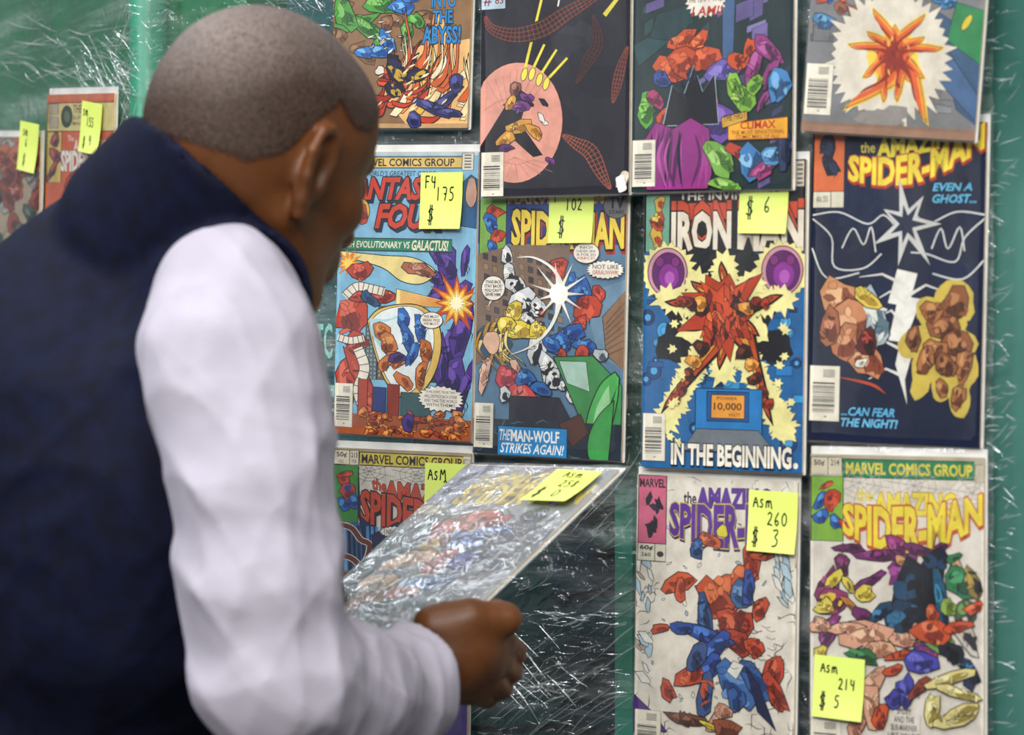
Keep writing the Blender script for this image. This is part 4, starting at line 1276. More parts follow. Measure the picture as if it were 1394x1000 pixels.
# --- L: green banner, yellow logo, many coloured forms
A = Art(1102, 1343, 622, 1055)
A.jit = .5
A.full('#d8d2c6')
A.rect(1102, 622, 1343, 640, '#b0a890'); A.rect(1103, 626, 1127, 650, '#c8c0a8', 1); A.rect(1127, 626, 1147, 650, '#c8c0a8', 1)
A.text('50¢', 1107, 630, 1122, 639, '#3c3a3c', .03); A.text('214', 1131, 629, 1143, 637, '#4c4a4c', .02)
A.rect(1148, 628, 1330, 653, '#1f7a50', 1.2); A.text('MARVEL COMICS GROUP', 1153, 633, 1327, 648, '#d8c848', .04); A.rect(1331, 632, 1343, 656, '#c0b8a0', .8)
for (cx, cy) in ((1172, 660), (1248, 662), (1328, 670)):
    for k in range(8):
        a_ = k * math.pi / 4 + .2
        A.line([(cx, cy), (cx + 44 * math.cos(a_), cy + 30 * math.sin(a_))], .9, '#9a948c')
    for r_ in (12, 22, 32):
        A.line([(cx + r_ * math.cos(t * math.pi / 4 + .2), cy + r_ * .7 * math.sin(t * math.pi / 4 + .2)) for t in range(9)], .9, '#a8a298')
A.rect(1103, 652, 1149, 741, '#7aa83c', 1.4)
for (x, y, rx, ry, an, c) in ((1124, 664, 12, 4, -10, REDS), (1120, 680, 8, 14, 10, BLUES), (1132, 690, 12, 14, 20, REDS), (1118, 710, 10, 10, 0, BLUES), (1142, 712, 12, 8, 20, BLUES), (1150, 726, 6, 14, 0, REDS)):
    A.lump(x, y, rx, ry, c, an, 1.2)
A.text('the', 1168, 668, 1190, 684, '#d8c850', .03, .01, '#8c4c2c'); A.text('AMAZING', 1194, 672, 1304, 700, '#e0d048', .055, .04, '#b88430', 0, lambda X, Y, px, py: (px, py + 2 - 2 * X))
A.text('SPIDER-MAN', 1150, 690, 1340, 728, '#e4d040', .05, .04, '#b85030', 0, lambda X, Y, px, py: (px, py + 26 * X - 44 * X * X + (1 - Y) * 20 * np.sin(np.pi * np.clip(X, 0, 1))), (1, 3), '#b85030')
for (x, y, rx, ry, an, c) in (
    (1224, 752, 12, 18, 0, ['#8c2c6c', '#5c1c4c', '#b04c90']), (1200, 755, 30, 9, 10, ['#6c2460', '#44183c', '#8c3c80']), (1165, 750, 26, 6, -8, ['#6c2460', '#44183c']), (1258, 748, 26, 7, -10, ['#6c2460', '#44183c']), (1280, 742, 12, 5, 0, ['#6c2460', '#44183c']), (1222, 780, 30, 14, -20, ['#7c2c74', '#501c4c', '#a04c94']), (1190, 795, 22, 8, -30, ['#7c2c74', '#501c4c']), (1228, 765, 9, 7, 0, ['#c89464', '#946040']),
    (1148, 778, 12, 14, 0, ['#6c2458', '#401838', '#8c4074']), (1128, 800, 18, 26, 0, ['#7c2c5c', '#4c1c3c', '#a04c7c']), (1140, 815, 24, 16, 20, ['#8c3464', '#54203c', '#d8b83c']), (1135, 790, 7, 18, 20, ['#d8c84c', '#a8902c']), (1158, 800, 6, 16, -10, ['#d8c84c', '#a8902c']), (1125, 832, 18, 10, 10, ['#d8c84c', '#a8902c', '#ecdc74']), (1160, 830, 20, 6, 40, ['#b87434', '#7c4c20']), (1182, 812, 16, 10, 0, ['#d8c84c', '#a8902c']),
    (1132, 862, 12, 26, 10, ['#7c2c6c', '#501c48', '#a04c90']), (1170, 838, 22, 12, 30, ['#6c2460', '#44183c']), (1120, 890, 10, 12, 0, ['#d8c84c', '#a8902c']),
    (1268, 770, 20, 26, 0, ['#10182c', '#0a0f1c', '#1c3c60']), (1262, 810, 36, 38, 0, ['#0f1728', '#0a0f1c', '#1c4464']), (1238, 830, 34, 20, -30, ['#143450', '#0c1c34', '#2c6c94']), (1212, 838, 22, 9, -20, ['#1c4464', '#0c1c34', '#3c84ac']), (1286, 800, 10, 40, 0, ['#1c5474', '#10243c', '#3c8cac']), (1250, 850, 20, 24, 0, ['#10182c', '#0a0f1c']),
    (1308, 768, 9, 12, 0, ['#c8a484', '#94704c']), (1306, 758, 11, 6, 0, ['#2c7c4c', '#1c4c30']), (1312, 798, 20, 24, 0, ['#2c7c50', '#1c4c34', '#4ca46c']), (1290, 820, 12, 14, 0, ['#8ca84c', '#5c742c']), (1332, 790, 10, 24, 0, ['#8c7c3c', '#2c2c34', '#c0a44c']), (1320, 832, 16, 16, 0, ['#4c5c3c', '#2c3424', '#6c9c54']), (1290, 860, 26, 22, -10, ['#7c9c4c', '#4c6c2c', '#a8c470']), (1300, 880, 16, 16, 0, ['#1c2430', '#0c1018']), (1325, 850, 12, 28, 0, ['#c8c0b4', '#2c2c34']), (1325, 900, 12, 22, -20, ['#1c2c4c', '#0c1428', '#3c7cac']),
    (1196, 862, 34, 22, 0, ['#d09c80', '#9c6c54', '#e4bc9c']), (1160, 860, 24, 9, -20, ['#d09c80', '#9c6c54', '#e4bc9c']), (1120, 858, 16, 11, 10, ['#d09c80', '#9c6c54', '#e4bc9c']), (1236, 872, 20, 10, 20, ['#d09c80', '#9c6c54', '#e4bc9c']), (1250, 855, 8, 12, 0, ['#c48c70', '#94604c']), (1194, 880, 22, 14, 0, ['#d8a888', '#a47458']), (1190, 898, 26, 9, 5, ['#2c6c3c', '#1c4428', '#4c9454']), (1196, 930, 14, 30, 5, ['#d09c80', '#9c6c54', '#e4bc9c']), (1190, 975, 13, 30, 0, ['#d09c80', '#9c6c54', '#e4bc9c']), (1165, 985, 11, 18, 0, ['#c48c70', '#94604c']),
    (1272, 838, 10, 13, 0, ['#c4502c', '#84301f', '#dc7c54']), (1272, 862, 24, 18, -10, ['#c4502c', '#84301f', '#dc7c54']), (1300, 850, 22, 8, -30, ['#c4502c', '#84301f']), (1330, 822, 14, 8, -40, ['#c4502c', '#84301f', '#dc7c54']), (1240, 888, 24, 7, -35, ['#c4502c', '#84301f']), (1214, 912, 14, 7, -30, ['#c4502c', '#84301f']), (1262, 885, 18, 12, 10, ['#8c3c6c', '#3c3c8c']), (1250, 905, 24, 15, -10, ['#4444a0', '#2c2c6c', '#6868c8']), (1232, 930, 12, 26, 20, ['#4444a0', '#2c2c6c', '#6868c8']), (1222, 955, 12, 12, 0, ['#4444a0', '#2c2c6c']), (1208, 975, 9, 22, 12, ['#c4502c', '#84301f']), (1256, 925, 8, 18, 20, ['#8c3c2c', '#5c241c']),
    (1285, 915, 34, 9, -10, ['#d8cc84', '#948438', '#ece4ac']), (1312, 940, 30, 8, 5, ['#d8cc84', '#948438', '#ece4ac']), (1270, 960, 10, 26, -20, ['#d8cc84', '#948438', '#ece4ac']), (1300, 975, 34, 10, 10, ['#d8cc84', '#948438', '#ece4ac']), (1318, 960, 26, 8, -10, ['#d8cc84', '#948438'])):
    A.lump(x, y, rx, ry, c, an, 1.4)
A.rect(1222, 966, 1258, 1002, '#d8d2c6')
for k, t in enumerate(('SPIDEY', 'AND THE', 'SUB-MARINER', "LIKE YOU'VE")):
    wd = 10 + k * 4
    A.text(t, 1236 - wd, 963 + k * 11, 1236 + wd, 971 + k * 11, '#4c4a50', .02)
A.barcode(1103, 986, 1146, 1050)
R['L'] = A

# --- M and N on the side panel
A = Art(62, 148, 125, 478)
A.full('#c85c34')
A.rect(62, 125, 148, 133, '#c46c48'); A.rect(63, 137, 148, 176, '#cdbf7c', 1.2)
A.rect(65, 138, 77, 153, '#a89c84', .8); A.rect(65, 156, 77, 172, '#a89c84', .8); A.ell(88, 156, 7, 15, '#2c3a30', 1); A.blob(88, 156, 4, 8, '#5a6a50')
A.text('THE DEFIANT', 96, 140, 134, 151, '#4c4638', .02); A.text('SUPER-SIZE', 96, 155, 126, 160, '#5c5648', .01); A.text('MAGAZINE', 96, 163, 126, 168, '#5c5648', .01)
A.rect(63, 177, 82, 247, '#cdb45c', 1)
for (x, y, rx, ry, an) in ((72, 190, 5, 12, 5), (74, 208, 6, 14, -5), (70, 226, 4, 16, 5)):
    A.lump(x, y, rx, ry, ['#8c3c3c', '#4c2438', '#b05c4c'], an, 1)
A.text('The', 90, 182, 98, 190, '#d8d0c4', .02); A.text('AMAZING', 98, 188, 140, 204, '#ddd4c8', .04); A.text('SPIDER-MAN', 82, 204, 146, 230, '#e4dcd0', .06, .03, '#3c1c18')
for k in range(20):
    A.lump(A.r.uniform(70, 142), A.r.uniform(245, 460), 10, 16, A.r.choice([REDS, ['#c8b48c', '#8c7454'], BLUES, GREENS]), 0, 1)
R['M'] = A
A = Art(-35, 55, 165, 520)
A.full('#a89a84')
A.rect(-35, 165, 55, 177, '#8c8476')
for k in range(34):
    A.lump(A.r.uniform(-32, 52), A.r.uniform(180, 250), A.r.uniform(8, 14), A.r.uniform(12, 22), A.r.choice([['#b05a44', '#7c3c30', '#c88070'], ['#94483a', '#64302a'], ['#a8a49c', '#7c7870'], ['#b86c4c', '#844430']]), A.r.uniform(-20, 20), .8)
for k in range(40):
    A.lump(A.r.uniform(-32, 52), A.r.uniform(250, 510), A.r.uniform(6, 12), A.r.uniform(10, 18), A.r.choice([['#c8b890', '#948464'], ['#3c5048', '#243430', '#5c7468'], ['#b0a484', '#7c7458'], ['#94483a', '#64302a']]), A.r.uniform(-20, 20), .8)
R['N'] = A

# --- J: the held comic (own coordinates, millimetres)
A = Art(0, 171, 0, 260)
A.full('#8d9096')
A.rect(0, 0, 28, 62, '#9ea2b4', 1); A.blob(14, 28, 7, 18, '#3a3f58', .3, 12, 20); A.rect(0, 62, 28, 78, '#c8c4b4', 1)
A.text('the', 33, 14, 46, 24, '#d8c858', .02); A.text('AMAZING', 48, 10, 136, 27, '#d8c24c', .055, .03, '#5c5444')
A.text('SPIDER-MAN', 30, 30, 164, 60, '#dcc44c', .05, .03, '#6c5c3c', 0, lambda X, Y, px, py: (px, py - 6 * X))
A.blob(130, 120, 46, 44, '#565a66', .3, 20); A.blob(120, 200, 40, 40, '#7c7e84', .3, 20); A.blob(30, 150, 30, 60, '#6a6e76', .3, 20); A.blob(60, 220, 60, 30, '#44474f', .3, 20)
for (x, y, rx, ry, an, c) in ((78, 82, 26, 20, 0, ['#b85848', '#843c38', '#cc7c6c']), (66, 104, 24, 18, 20, ['#b85848', '#843c38', '#cc7c6c']), (100, 90, 18, 12, -20, ['#a84c40', '#743430']), (92, 118, 26, 14, 10, ['#34549c', '#22386c', '#5c7cc0']), (108, 104, 20, 10, -20, ['#2c4c8c', '#1c3058']), (86, 140, 16, 18, 0, ['#a84c40', '#743430', '#cc7c6c']), (106, 146, 14, 18, 10, ['#4a4c9c', '#30306c', '#6c6cc0']), (58, 128, 10, 14, 0, ['#c8a860', '#94783c']), (50, 150, 24, 14, -20, ['#d8b08c', '#a88060', '#e8ccac']), (44, 178, 18, 18, 0, ['#d8b08c', '#a88060', '#e8ccac']), (60, 196, 12, 16, 0, ['#c89878', '#94684c']), (100, 176, 26, 10, 15, ['#3464a8', '#224478', '#5c8ccc']), (84, 196, 16, 12, 0, ['#b86450', '#843c38']), (44, 214, 12, 22, 10, ['#c07868', '#8c4c44', '#d8a08c']), (40, 240, 10, 9, 0, ['#d8b08c', '#a88060']), (130, 76, 14, 10, 0, ['#3a3f58', '#24283c'])):
    A.lump(x, y, rx, ry, c, an, 1.2)
A.cracks(4, 80, 165, 255, 50, 24, '#2c2e36', 1.4)
A.cracks(4, 80, 165, 255, 26, 24, '#c4c4c0', 1.6)
A.rect(2, 216, 30, 256, '#c8c4b4', 1)
R['J'] = A

# ============================================================ COMICS ON THE WALL  (bottom centre of bag in the photo, tilt)
OFF1, OFF2 = .018, .0305
comic(MAIN, 545, 179, 2.4, OFF1, R['A'], 'comic reading INTO THE ABYSS in blue over orange flames, top row next to the head')
comic(MAIN, 756, 270, .8, OFF2, R['B'], 'black comic with a large pink disc and yellow rays in the top row')
comic(MAIN, 970, 264, .8, OFF2, R['C'], 'purple and green comic with a yellow CLIMAX banner in the top row')
comic(MAIN, 1209, 190, 5.2, OFF2, R['D'], 'tilted comic with an orange fire bloom on a white splash, top right')
comic(MAIN, 549, 599, 2.1, OFF1, R['E'], 'light blue comic with red logo, a starburst and a green caption strip')
comic(MAIN, 747, 626, 1.6, OFF1, R['F'], 'comic with a white star flash and a blue box reading STRIKES AGAIN')
comic(MAIN, 984, 644, .9, OFF1 + .0055, R['G'], 'blue machinery comic with two purple discs reading IN THE BEGINNING')
comic(MAIN, 1217, 609, 1.5, OFF1, R['H'], 'midnight blue comic with arched yellow logo reading CAN FEAR THE NIGHT')
comic(MAIN, 544, 1004, 1.0, OFF1, R['I'], 'white comic with red logo, yellow banner and number 213, partly behind the held comic')
comic(MAIN, 972, 1072, 1.1, OFF1, R['K'], 'white comic with pink corner box and purple logo, bottom row')
comic(MAIN, 1222, 1060, .1, OFF1, R['L'], 'white comic with green banner and yellow logo, bottom right')
comic(LEFT, 106, 482, 3.2, .014, R['M'], 'orange comic with a pale yellow banner on the side panel, nearer the man\'s head')
comic(LEFT, 10, 525, 3.2, .014, R['N'], 'worn red and grey comic on the side panel at the far left edge')

tp = box('tape_tab', -.0045, .0045, -.007, .007, 0, .0008, M['tape'], None, MAIN.mat(MAIN.hit(846, 250, OFF2 + .0085), .3), .002)
tag(tp, 'small white tape tab on the lower right corner of the black comic', 'tape')

NO = .0062
note(MAIN, (601, 273), OFF1 + NO, [('F4', .12, .06, .22), ('175', .38, .26, .24), ('$', .2, .6, .3)], 'sticky note reading F4 175 on the light blue comic', 1.5)
note(MAIN, (778, 291), OFF1 + NO - .002, [('1', .1, .1, .2), ('102', .38, .24, .2), ('$', .22, .56, .32)], 'sticky note reading 102 on the comic with the blue caption', 1.0)
note(MAIN, (1040, 276), OFF1 + NO - .001 + .0055, [('122', .45, .12, .2), ('$', .15, .42, .32), ('6', .52, .4, .26)], 'sticky note reading 6 dollars on the blue machinery comic', 2.0)
note(MAIN, (1052, 710), OFF1 + NO, [('Asm', .1, .08, .2), ('260', .4, .34, .22), ('$', .1, .62, .28), ('3', .52, .62, .28)], 'sticky note reading 260 and 3 dollars on the purple-lettered white comic', 2.0)
note(MAIN, (1142, 936), OFF1 + NO, [('Asm', .14, .1, .17), ('214', .5, .34, .18), ('$', .14, .6, .26), ('5', .44, .62, .2)], 'sticky note reading 214 and 5 dollars at the bottom right comic', 2.0)
note(MAIN, (607, 669), OFF1 + NO, [('AsM', .08, .08, .22), ('217', .45, .3, .2), ('$', .15, .62, .28)], 'sticky note reading 217 partly hidden behind the held comic', 1.0)
note(LEFT, (39, 200), .014 + NO, [('sm', .2, .1, .18), ('6', .35, .34, .16), ('$', .3, .66, .22)], 'narrow-looking sticky note on the worn comic at the far left', 8.0)
note(LEFT, (124, 174), .014 + NO, [('sm', .1, .1, .18), ('155', .3, .3, .18), ('$', .2, .7, .2), ('4', .5, .64, .2)], 'sticky note on the orange comic of the side panel', 8.0)

# ============================================================ HELD COMIC
TL = P(640, 630, 3.10)
ux = Vector((134, -117, 0)).normalized()
vy = Vector((148, 176, 135)).normalized()
vy = (vy - ux * vy.dot(ux)).normalized()
nz = ux.cross(vy)
RH = Matrix((ux, vy, nz)).transposed().to_4x4()
org = TL - vy * .2725 + ux * .0892
HELD = Matrix.Translation(org) @ RH
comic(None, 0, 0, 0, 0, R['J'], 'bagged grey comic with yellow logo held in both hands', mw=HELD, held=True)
nm = HELD @ Matrix.Translation((.052, .226, .0085)) @ Matrix.Rotation(math.radians(-3), 4, 'Z')
note(None, None, 0, [('Asm', .3, .04, .2), ('258', .42, .32, .2), ('$', .12, .58, .3), ('0', .52, .62, .24)], 'sticky note reading 258 on the comic held in the hands', mw=nm)

# ============================================================ PERSON (signed distance fields -> surface nets)
def V3(p):
    return np.array(p, dtype=np.float32)


def sell(p, c, r):
    q = (p - V3(c)) / V3(r)
    k = np.linalg.norm(q, axis=-1)
    return (k - 1) * np.float32(min(r)) * (1 + .0 * k)


def scap(p, a, b, ra, rb):
    a, b = V3(a), V3(b)
    d = b - a
    t = np.clip(((p - a) @ d) / max(1e-9, float(d @ d)), 0, 1)
    return np.linalg.norm(p - a - t[..., None] * d, axis=-1) - (ra + (rb - ra) * t)


def smin(a, b, k):
    h = np.clip(.5 + .5 * (b - a) / k, 0, 1)
    return b + (a - b) * h - k * h * (1 - h)


def smax(a, b, k):
    return -smin(-a, -b, k)


def chain(p, pts, k=.004):
    """pts: list of (point, radius)"""
    d = None
    for (a, ra), (b, rb) in zip(pts[:-1], pts[1:]):
        q = scap(p, a, b, ra, rb)
        d = q if d is None else smin(d, q, k)
    return d


def nets(fn, lo, hi, h):
    lo, hi = np.array(lo, float), np.array(hi, float)
    n = np.ceil((hi - lo) / h).astype(int) + 1
    ax = [np.float32(lo[i] + np.arange(n[i]) * h) for i in range(3)]
    D = np.empty(tuple(n), dtype=np.float32)
    for i0 in range(0, n[0], 16):
        g = np.stack(np.meshgrid(ax[0][i0:i0 + 16], ax[1], ax[2], indexing='ij'), -1)
        D[i0:i0 + 16] = fn(g)
    S = D < 0
    c = [S[i:n[0] - 1 + i, j:n[1] - 1 + j, k:n[2] - 1 + k] for i in (0, 1) for j in (0, 1) for k in (0, 1)]
    cnt = sum(x.astype(np.int8) for x in c)
    act = (cnt > 0) & (cnt < 8)
    idx = np.argwhere(act)
    ids = -np.ones(act.shape, dtype=np.int64)
    ids[act] = np.arange(len(idx))
    acc = np.zeros((len(idx), 3)); num = np.zeros(len(idx))
    corners = [(i, j, k) for i in (0, 1) for j in (0, 1) for k in (0, 1)]
    for a in corners:
        for m in range(3):
            if a[m] == 0:
                b = list(a); b[m] = 1
                va = D[idx[:, 0] + a[0], idx[:, 1] + a[1], idx[:, 2] + a[2]].astype(float)
                vb = D[idx[:, 0] + b[0], idx[:, 1] + b[1], idx[:, 2] + b[2]].astype(float)
                x = (va < 0) != (vb < 0)
                t = np.where(x, va / np.where(x, va - vb, 1), 0)
                pt = np.tile(np.array(a, float), (len(idx), 1))
                pt[:, m] = t
                acc += pt * x[:, None]; num += x
    verts = lo + (idx + acc / num[:, None]) * h
    faces = []
    for m in range(3):
        o = [i for i in range(3) if i != m]
        sl0 = [slice(None)] * 3; sl1 = [slice(None)] * 3
        sl0[m] = slice(0, n[m] - 1); sl1[m] = slice(1, n[m])
        s0, s1 = S[tuple(sl0)], S[tuple(sl1)]
        ch = np.argwhere(s0 != s1)
        ok = np.all((ch[:, o] >= 1) & (ch[:, o] < (n[o] - 1)), axis=1)
        ch = ch[ok]
        flip = s0[ch[:, 0], ch[:, 1], ch[:, 2]]
        q = []
        for da, db in ((0, 0), (1, 0), (1, 1), (0, 1)):
            e = ch.copy(); e[:, o[0]] -= da; e[:, o[1]] -= db
            q.append(ids[e[:, 0], e[:, 1], e[:, 2]])
        q = np.stack(q, 1)
        if m == 1: flip = ~flip
        q[~flip] = q[~flip][:, ::-1]
        faces.append(q)
    return verts, np.concatenate(faces)


def merge(parts):
    V, Fq, b = [], [], 0
    for v, f in parts:
        V.append(v); Fq.append(f + b); b += len(v)
    return np.concatenate(V), np.concatenate(Fq)


def np_obj(name, v, f, mat, parent):
    me = bpy.data.meshes.new(name)
    me.vertices.add(len(v)); me.vertices.foreach_set('co', v.astype(np.float32).ravel())
    me.loops.add(f.size); me.loops.foreach_set('vertex_index', f.astype(np.int32).ravel())
    me.polygons.add(len(f))
    me.polygons.foreach_set('loop_start', np.arange(0, f.size, f.shape[1], dtype=np.int32))
    me.update(calc_edges=True)
    me.validate()
    me.shade_smooth()
    me.materials.append(mat)
    o = bpy.data.objects.new(name, me)
    COL.objects.link(o)
    o.parent = parent
    o.matrix_parent_inverse = parent.matrix_world.inverted()
    return o


# materials
def skin_mat():
    t = NT('brown_skin')
    p = t.prin(.48, .4)
    v = t.coord()
    f = t.noise(v, 22, 5, .6)
    t.l(t.ramp(f, [(.3, '#4c2a10'), (.7, '#683c1a')]), p.inputs['Base Color'])
    p.inputs['Subsurface Weight'].default_value = .12
    p.inputs['Subsurface Scale'].default_value = .01
    p.inputs['Subsurface Radius'].default_value = (1, .35, .15)
    t.l(t.bump(t.noise(v, 240, 4, .6), .25, .0008), p.inputs['Normal'])
    return t.m


def hair_mat():
    t = NT('cropped_grey_hair')
    p = t.prin(.55, .35)
    v = t.coord()
    f = t.noise(v, 420, 3, .7)
    g = t.noise(v, 9, 3, .5)
    a = t.n('ShaderNodeAttribute', attribute_name='grey')
    ad = t.n('ShaderNodeMath', operation='MULTIPLY_ADD')
    t.l(g, ad.inputs[0]); ad.inputs[1].default_value = .5; t.l(a.outputs['Fac'], ad.inputs[2])
    dark = t.ramp(f, [(.35, '#20150e'), (.6, '#46342a')])
    lite = t.ramp(f, [(.35, '#564842'), (.6, '#8c807c')])
    mx = t.n('ShaderNodeMix', data_type='RGBA')
    mr = t.n('ShaderNodeMapRange'); t.l(ad.outputs[0], mr.inputs[0]); mr.inputs[1].default_value = .35; mr.inputs[2].default_value = 1.25
    t.l(mr.outputs[0], mx.inputs[0]); t.l(dark, mx.inputs[6]); t.l(lite, mx.inputs[7])
    t.l(mx.outputs[2], p.inputs['Base Color'])
    t.l(t.bump(f, .8, .0016), p.inputs['Normal'])
    tr = t.n('ShaderNodeBsdfTransparent')
    ms = t.n('ShaderNodeMixShader')
    b = t.n('ShaderNodeAttribute', attribute_name='coverage')
    f2 = t.noise(v, 300, 3, .7)
    s1 = t.n('ShaderNodeMath', operation='SUBTRACT'); t.l(b.outputs['Fac'], s1.inputs[0]); t.l(f2, s1.inputs[1])
    s2 = t.n('ShaderNodeMath', operation='MULTIPLY_ADD'); t.l(s1.outputs[0], s2.inputs[0]); s2.inputs[1].default_value = 3.0; s2.inputs[2].default_value = .5; s2.use_clamp = True
    t.l(s2.outputs[0], ms.inputs[0]); t.l(tr.outputs[0], ms.inputs[1]); t.l(p.outputs[0], ms.inputs[2])
    t.l(ms.outputs[0], t.out.inputs[0])
    return t.m


M['skin'] = skin_mat()
M['hair'] = hair_mat()
M['vest'] = simple('navy_vest_fabric', '#080b1c', '#0b112a', 60, .75, .14, .0004, 500)
M['shirt'] = simple('white_shirt_cotton', '#a39fad', '#b0acba', 20, .8, .25, .0003, 600)
M['trousers'] = simple('charcoal_trousers', '#17181c', '#202127', 40, .8, .25)
M['shoe'] = simple('black_shoe_leather', '#0c0c0e', '#141416', 20, .4, .5)
M['eyeball'] = simple('eyeball', '#d8d0c4', '#e0d8cc', 20, .2, .5)

# ---- head frame
yaw, pit = math.radians(48), math.radians(19)
F0 = Vector((math.cos(yaw), math.sin(yaw), 0)); Z = Vector((0, 0, 1))
Fw = (F0 * math.cos(pit) - Z * math.sin(pit)); Up = (Z * math.cos(pit) + F0 * math.sin(pit)); Rt = Fw.cross(Up)
rol = math.radians(6)
Rt, Up = Rt * math.cos(rol) - Up * math.sin(rol), Up * math.cos(rol) + Rt * math.sin(rol)
HC = P(361, 180, 2.72)
HM = np.array((Rt, Fw, Up), dtype=np.float32)          # rows
HCn = V3(HC)


def head_world(l):
    return HC + (Rt * l[0] + Fw * l[1] + Up * l[2]) * .00093


def head_sdf(pw, ears=True):
    p = (pw - HCn) @ HM.T * (1000.0 / .93)       # local mm (R,F,U)
    p[..., 2] = np.where(p[..., 2] < 0, p[..., 2] / 1.13, p[..., 2])
    p[..., 1] = np.where(p[..., 1] > 0, p[..., 1] / (1 + .09 * np.clip((-10 - p[..., 2]) / 50, 0, 1)), p[..., 1])
    q = p.copy(); q[..., 0] = np.abs(q[..., 0])
    d = sell(p, (0, -8, 12), (77, 97, 85))
    d = smin(d, sell(p, (0, -50, -14), (55, 48, 48)), 25)
    d = smin(d, sell(p, (0, 38, 16), (64, 52, 58)), 20)
    d = smin(d, sell(p, (0, 34, -48), (57, 56, 66)), 22)
    d = smin(d, scap(q, (50, 2, -58), (22, 66, -100), 15, 16), 18)
    d = smin(d, sell(p, (0, 76, -105), (22, 17, 18)), 14)
    d = smin(d, sell(q, (41, 62, -34), (20, 20, 18)), 14)
    d = smin(d, scap(q, (8, 88, 2), (38, 80, 6), 9, 8), 9)
    d = smax(d, -sell(q, (31, 101, -14), (18, 15, 12)), 10)
    d = smin(d, sell(q, (30, 79, -14), (16, 13, 11)), 4)
    d = smin(d, scap(p, (0, 90, -6), (0, 108, -40), 8, 11), 8)
    d = smin(d, sell(q, (12, 98, -43), (9, 10, 8)), 6)
    d = smin(d, sell(p, (0, 84, -66), (28, 15, 20)), 10)
    d = smin(d, scap(q, (0, 98, -68), (22, 88, -70), 5, 3.5), 4)
    d = smin(d, scap(q, (0, 97, -79), (20, 88, -78), 6, 4), 4)
    d = smax(d, -scap(q, (0, 105, -73.5), (22, 94, -73.5), 2.2, 1.5), 3)
    # ears
    if ears:
        q = q.copy(); q[..., 1] = (q[..., 1] + 2) / .92 - 6; q[..., 2] = (q[..., 2] + 24) / .98; q[..., 0] = 76 + (q[..., 0] - 74)
        rim = [((71, -4, -30), 5), ((75, 6, -12), 4), ((77, 9, 8), 4.0), ((80, 3, 24), 4.4), ((84, -10, 30), 4.6), ((87, -22, 24), 4.6), ((87, -26, 8), 4.4), ((84, -20, -10), 4.4), ((79, -12, -26), 5.5), ((75, -7, -34), 7)]
        e = chain(q, [(a, r) for a, r in rim], 3)
        e = smin(e, sell(q, (76, -9, 2), (5, 15, 27)), 5)
        e = smax(e, -sell(q, (84, -4, -2), (9, 9, 14)), 4)
        e = smin(e, chain(q, [((82, -14, 14), 3), ((83, -17, 0), 3), ((80, -12, -14), 3)], 2), 3)
        e = smin(e, sell(q, (75, 7, -10), (4, 4, 6)), 3)
        d = smin(d, e, 5)
    return d * .00093


def W(l):
    return tuple(head_world(l))


NB = P(240, 352, 2.75)     # base of neck
# torso frame points
S_R = P(318, 420, 2.62)
S_L = S_R + Vector((-.10, .34, .01))
EL_R = P(372, 930, 2.585)
WR_R = P(592, 900, 2.775)
EL_L = P(330, 915, 2.98)
WR_L = P(408, 868, 2.96)
BK = P(150, 500, 2.82)
HIP = Vector((-.34, 2.86, .93))


def neck_sdf(p):
    d = scap(p, W((0, -26, -44)), NB, .050, .058)
    d = smin(d, scap(p, W((38, -30, -30)), NB + Vector((.05, -.02, -.0)), .02, .024), .02)
    d = smin(d, scap(p, W((0, 30, -80)), NB + Vector((.05, .02, -.03)), .03, .045), .03)
    return d


def inner_sdf(p):
    d = scap(p, NB, P(150, 520, 2.80), .06, .10)
    d = smin(d, scap(p, P(150, 520, 2.80), HIP, .11, .12), .05)
    d = smin(d, chain(p, [(S_R, .035), (EL_R, .026), (WR_R, .018)]), .03)
    d = smin(d, chain(p, [(S_L, .035), (EL_L, .03), (WR_L, .022)]), .03)
    d = smin(d, scap(p, S_R, S_L, .035, .035), .04)
    for s in (-1, 1):
        h = HIP + Vector((.02, .09 * s, -.02)); k = Vector((-.26, 2.86 + .11 * s, .50)); a = Vector((-.33, 2.86 + .12 * s, .09))
        d = smin(d, chain(p, [(h, .06), (k, .045), (a, .035)]), .03)
    return d


def skin_head(p):
    return smin(head_sdf(p), neck_sdf(p), .022)


# ---- right hand
def fingers(p, lst, k=.0016):
    d = None
    for f in lst:
        q = chain(p, [(P(x, y, Y), r / 1000) for x, y, Y, r in f], .003)
        d = q if d is None else smin(d, q, k)
    return d


WRp = P(596, 893, 2.775)


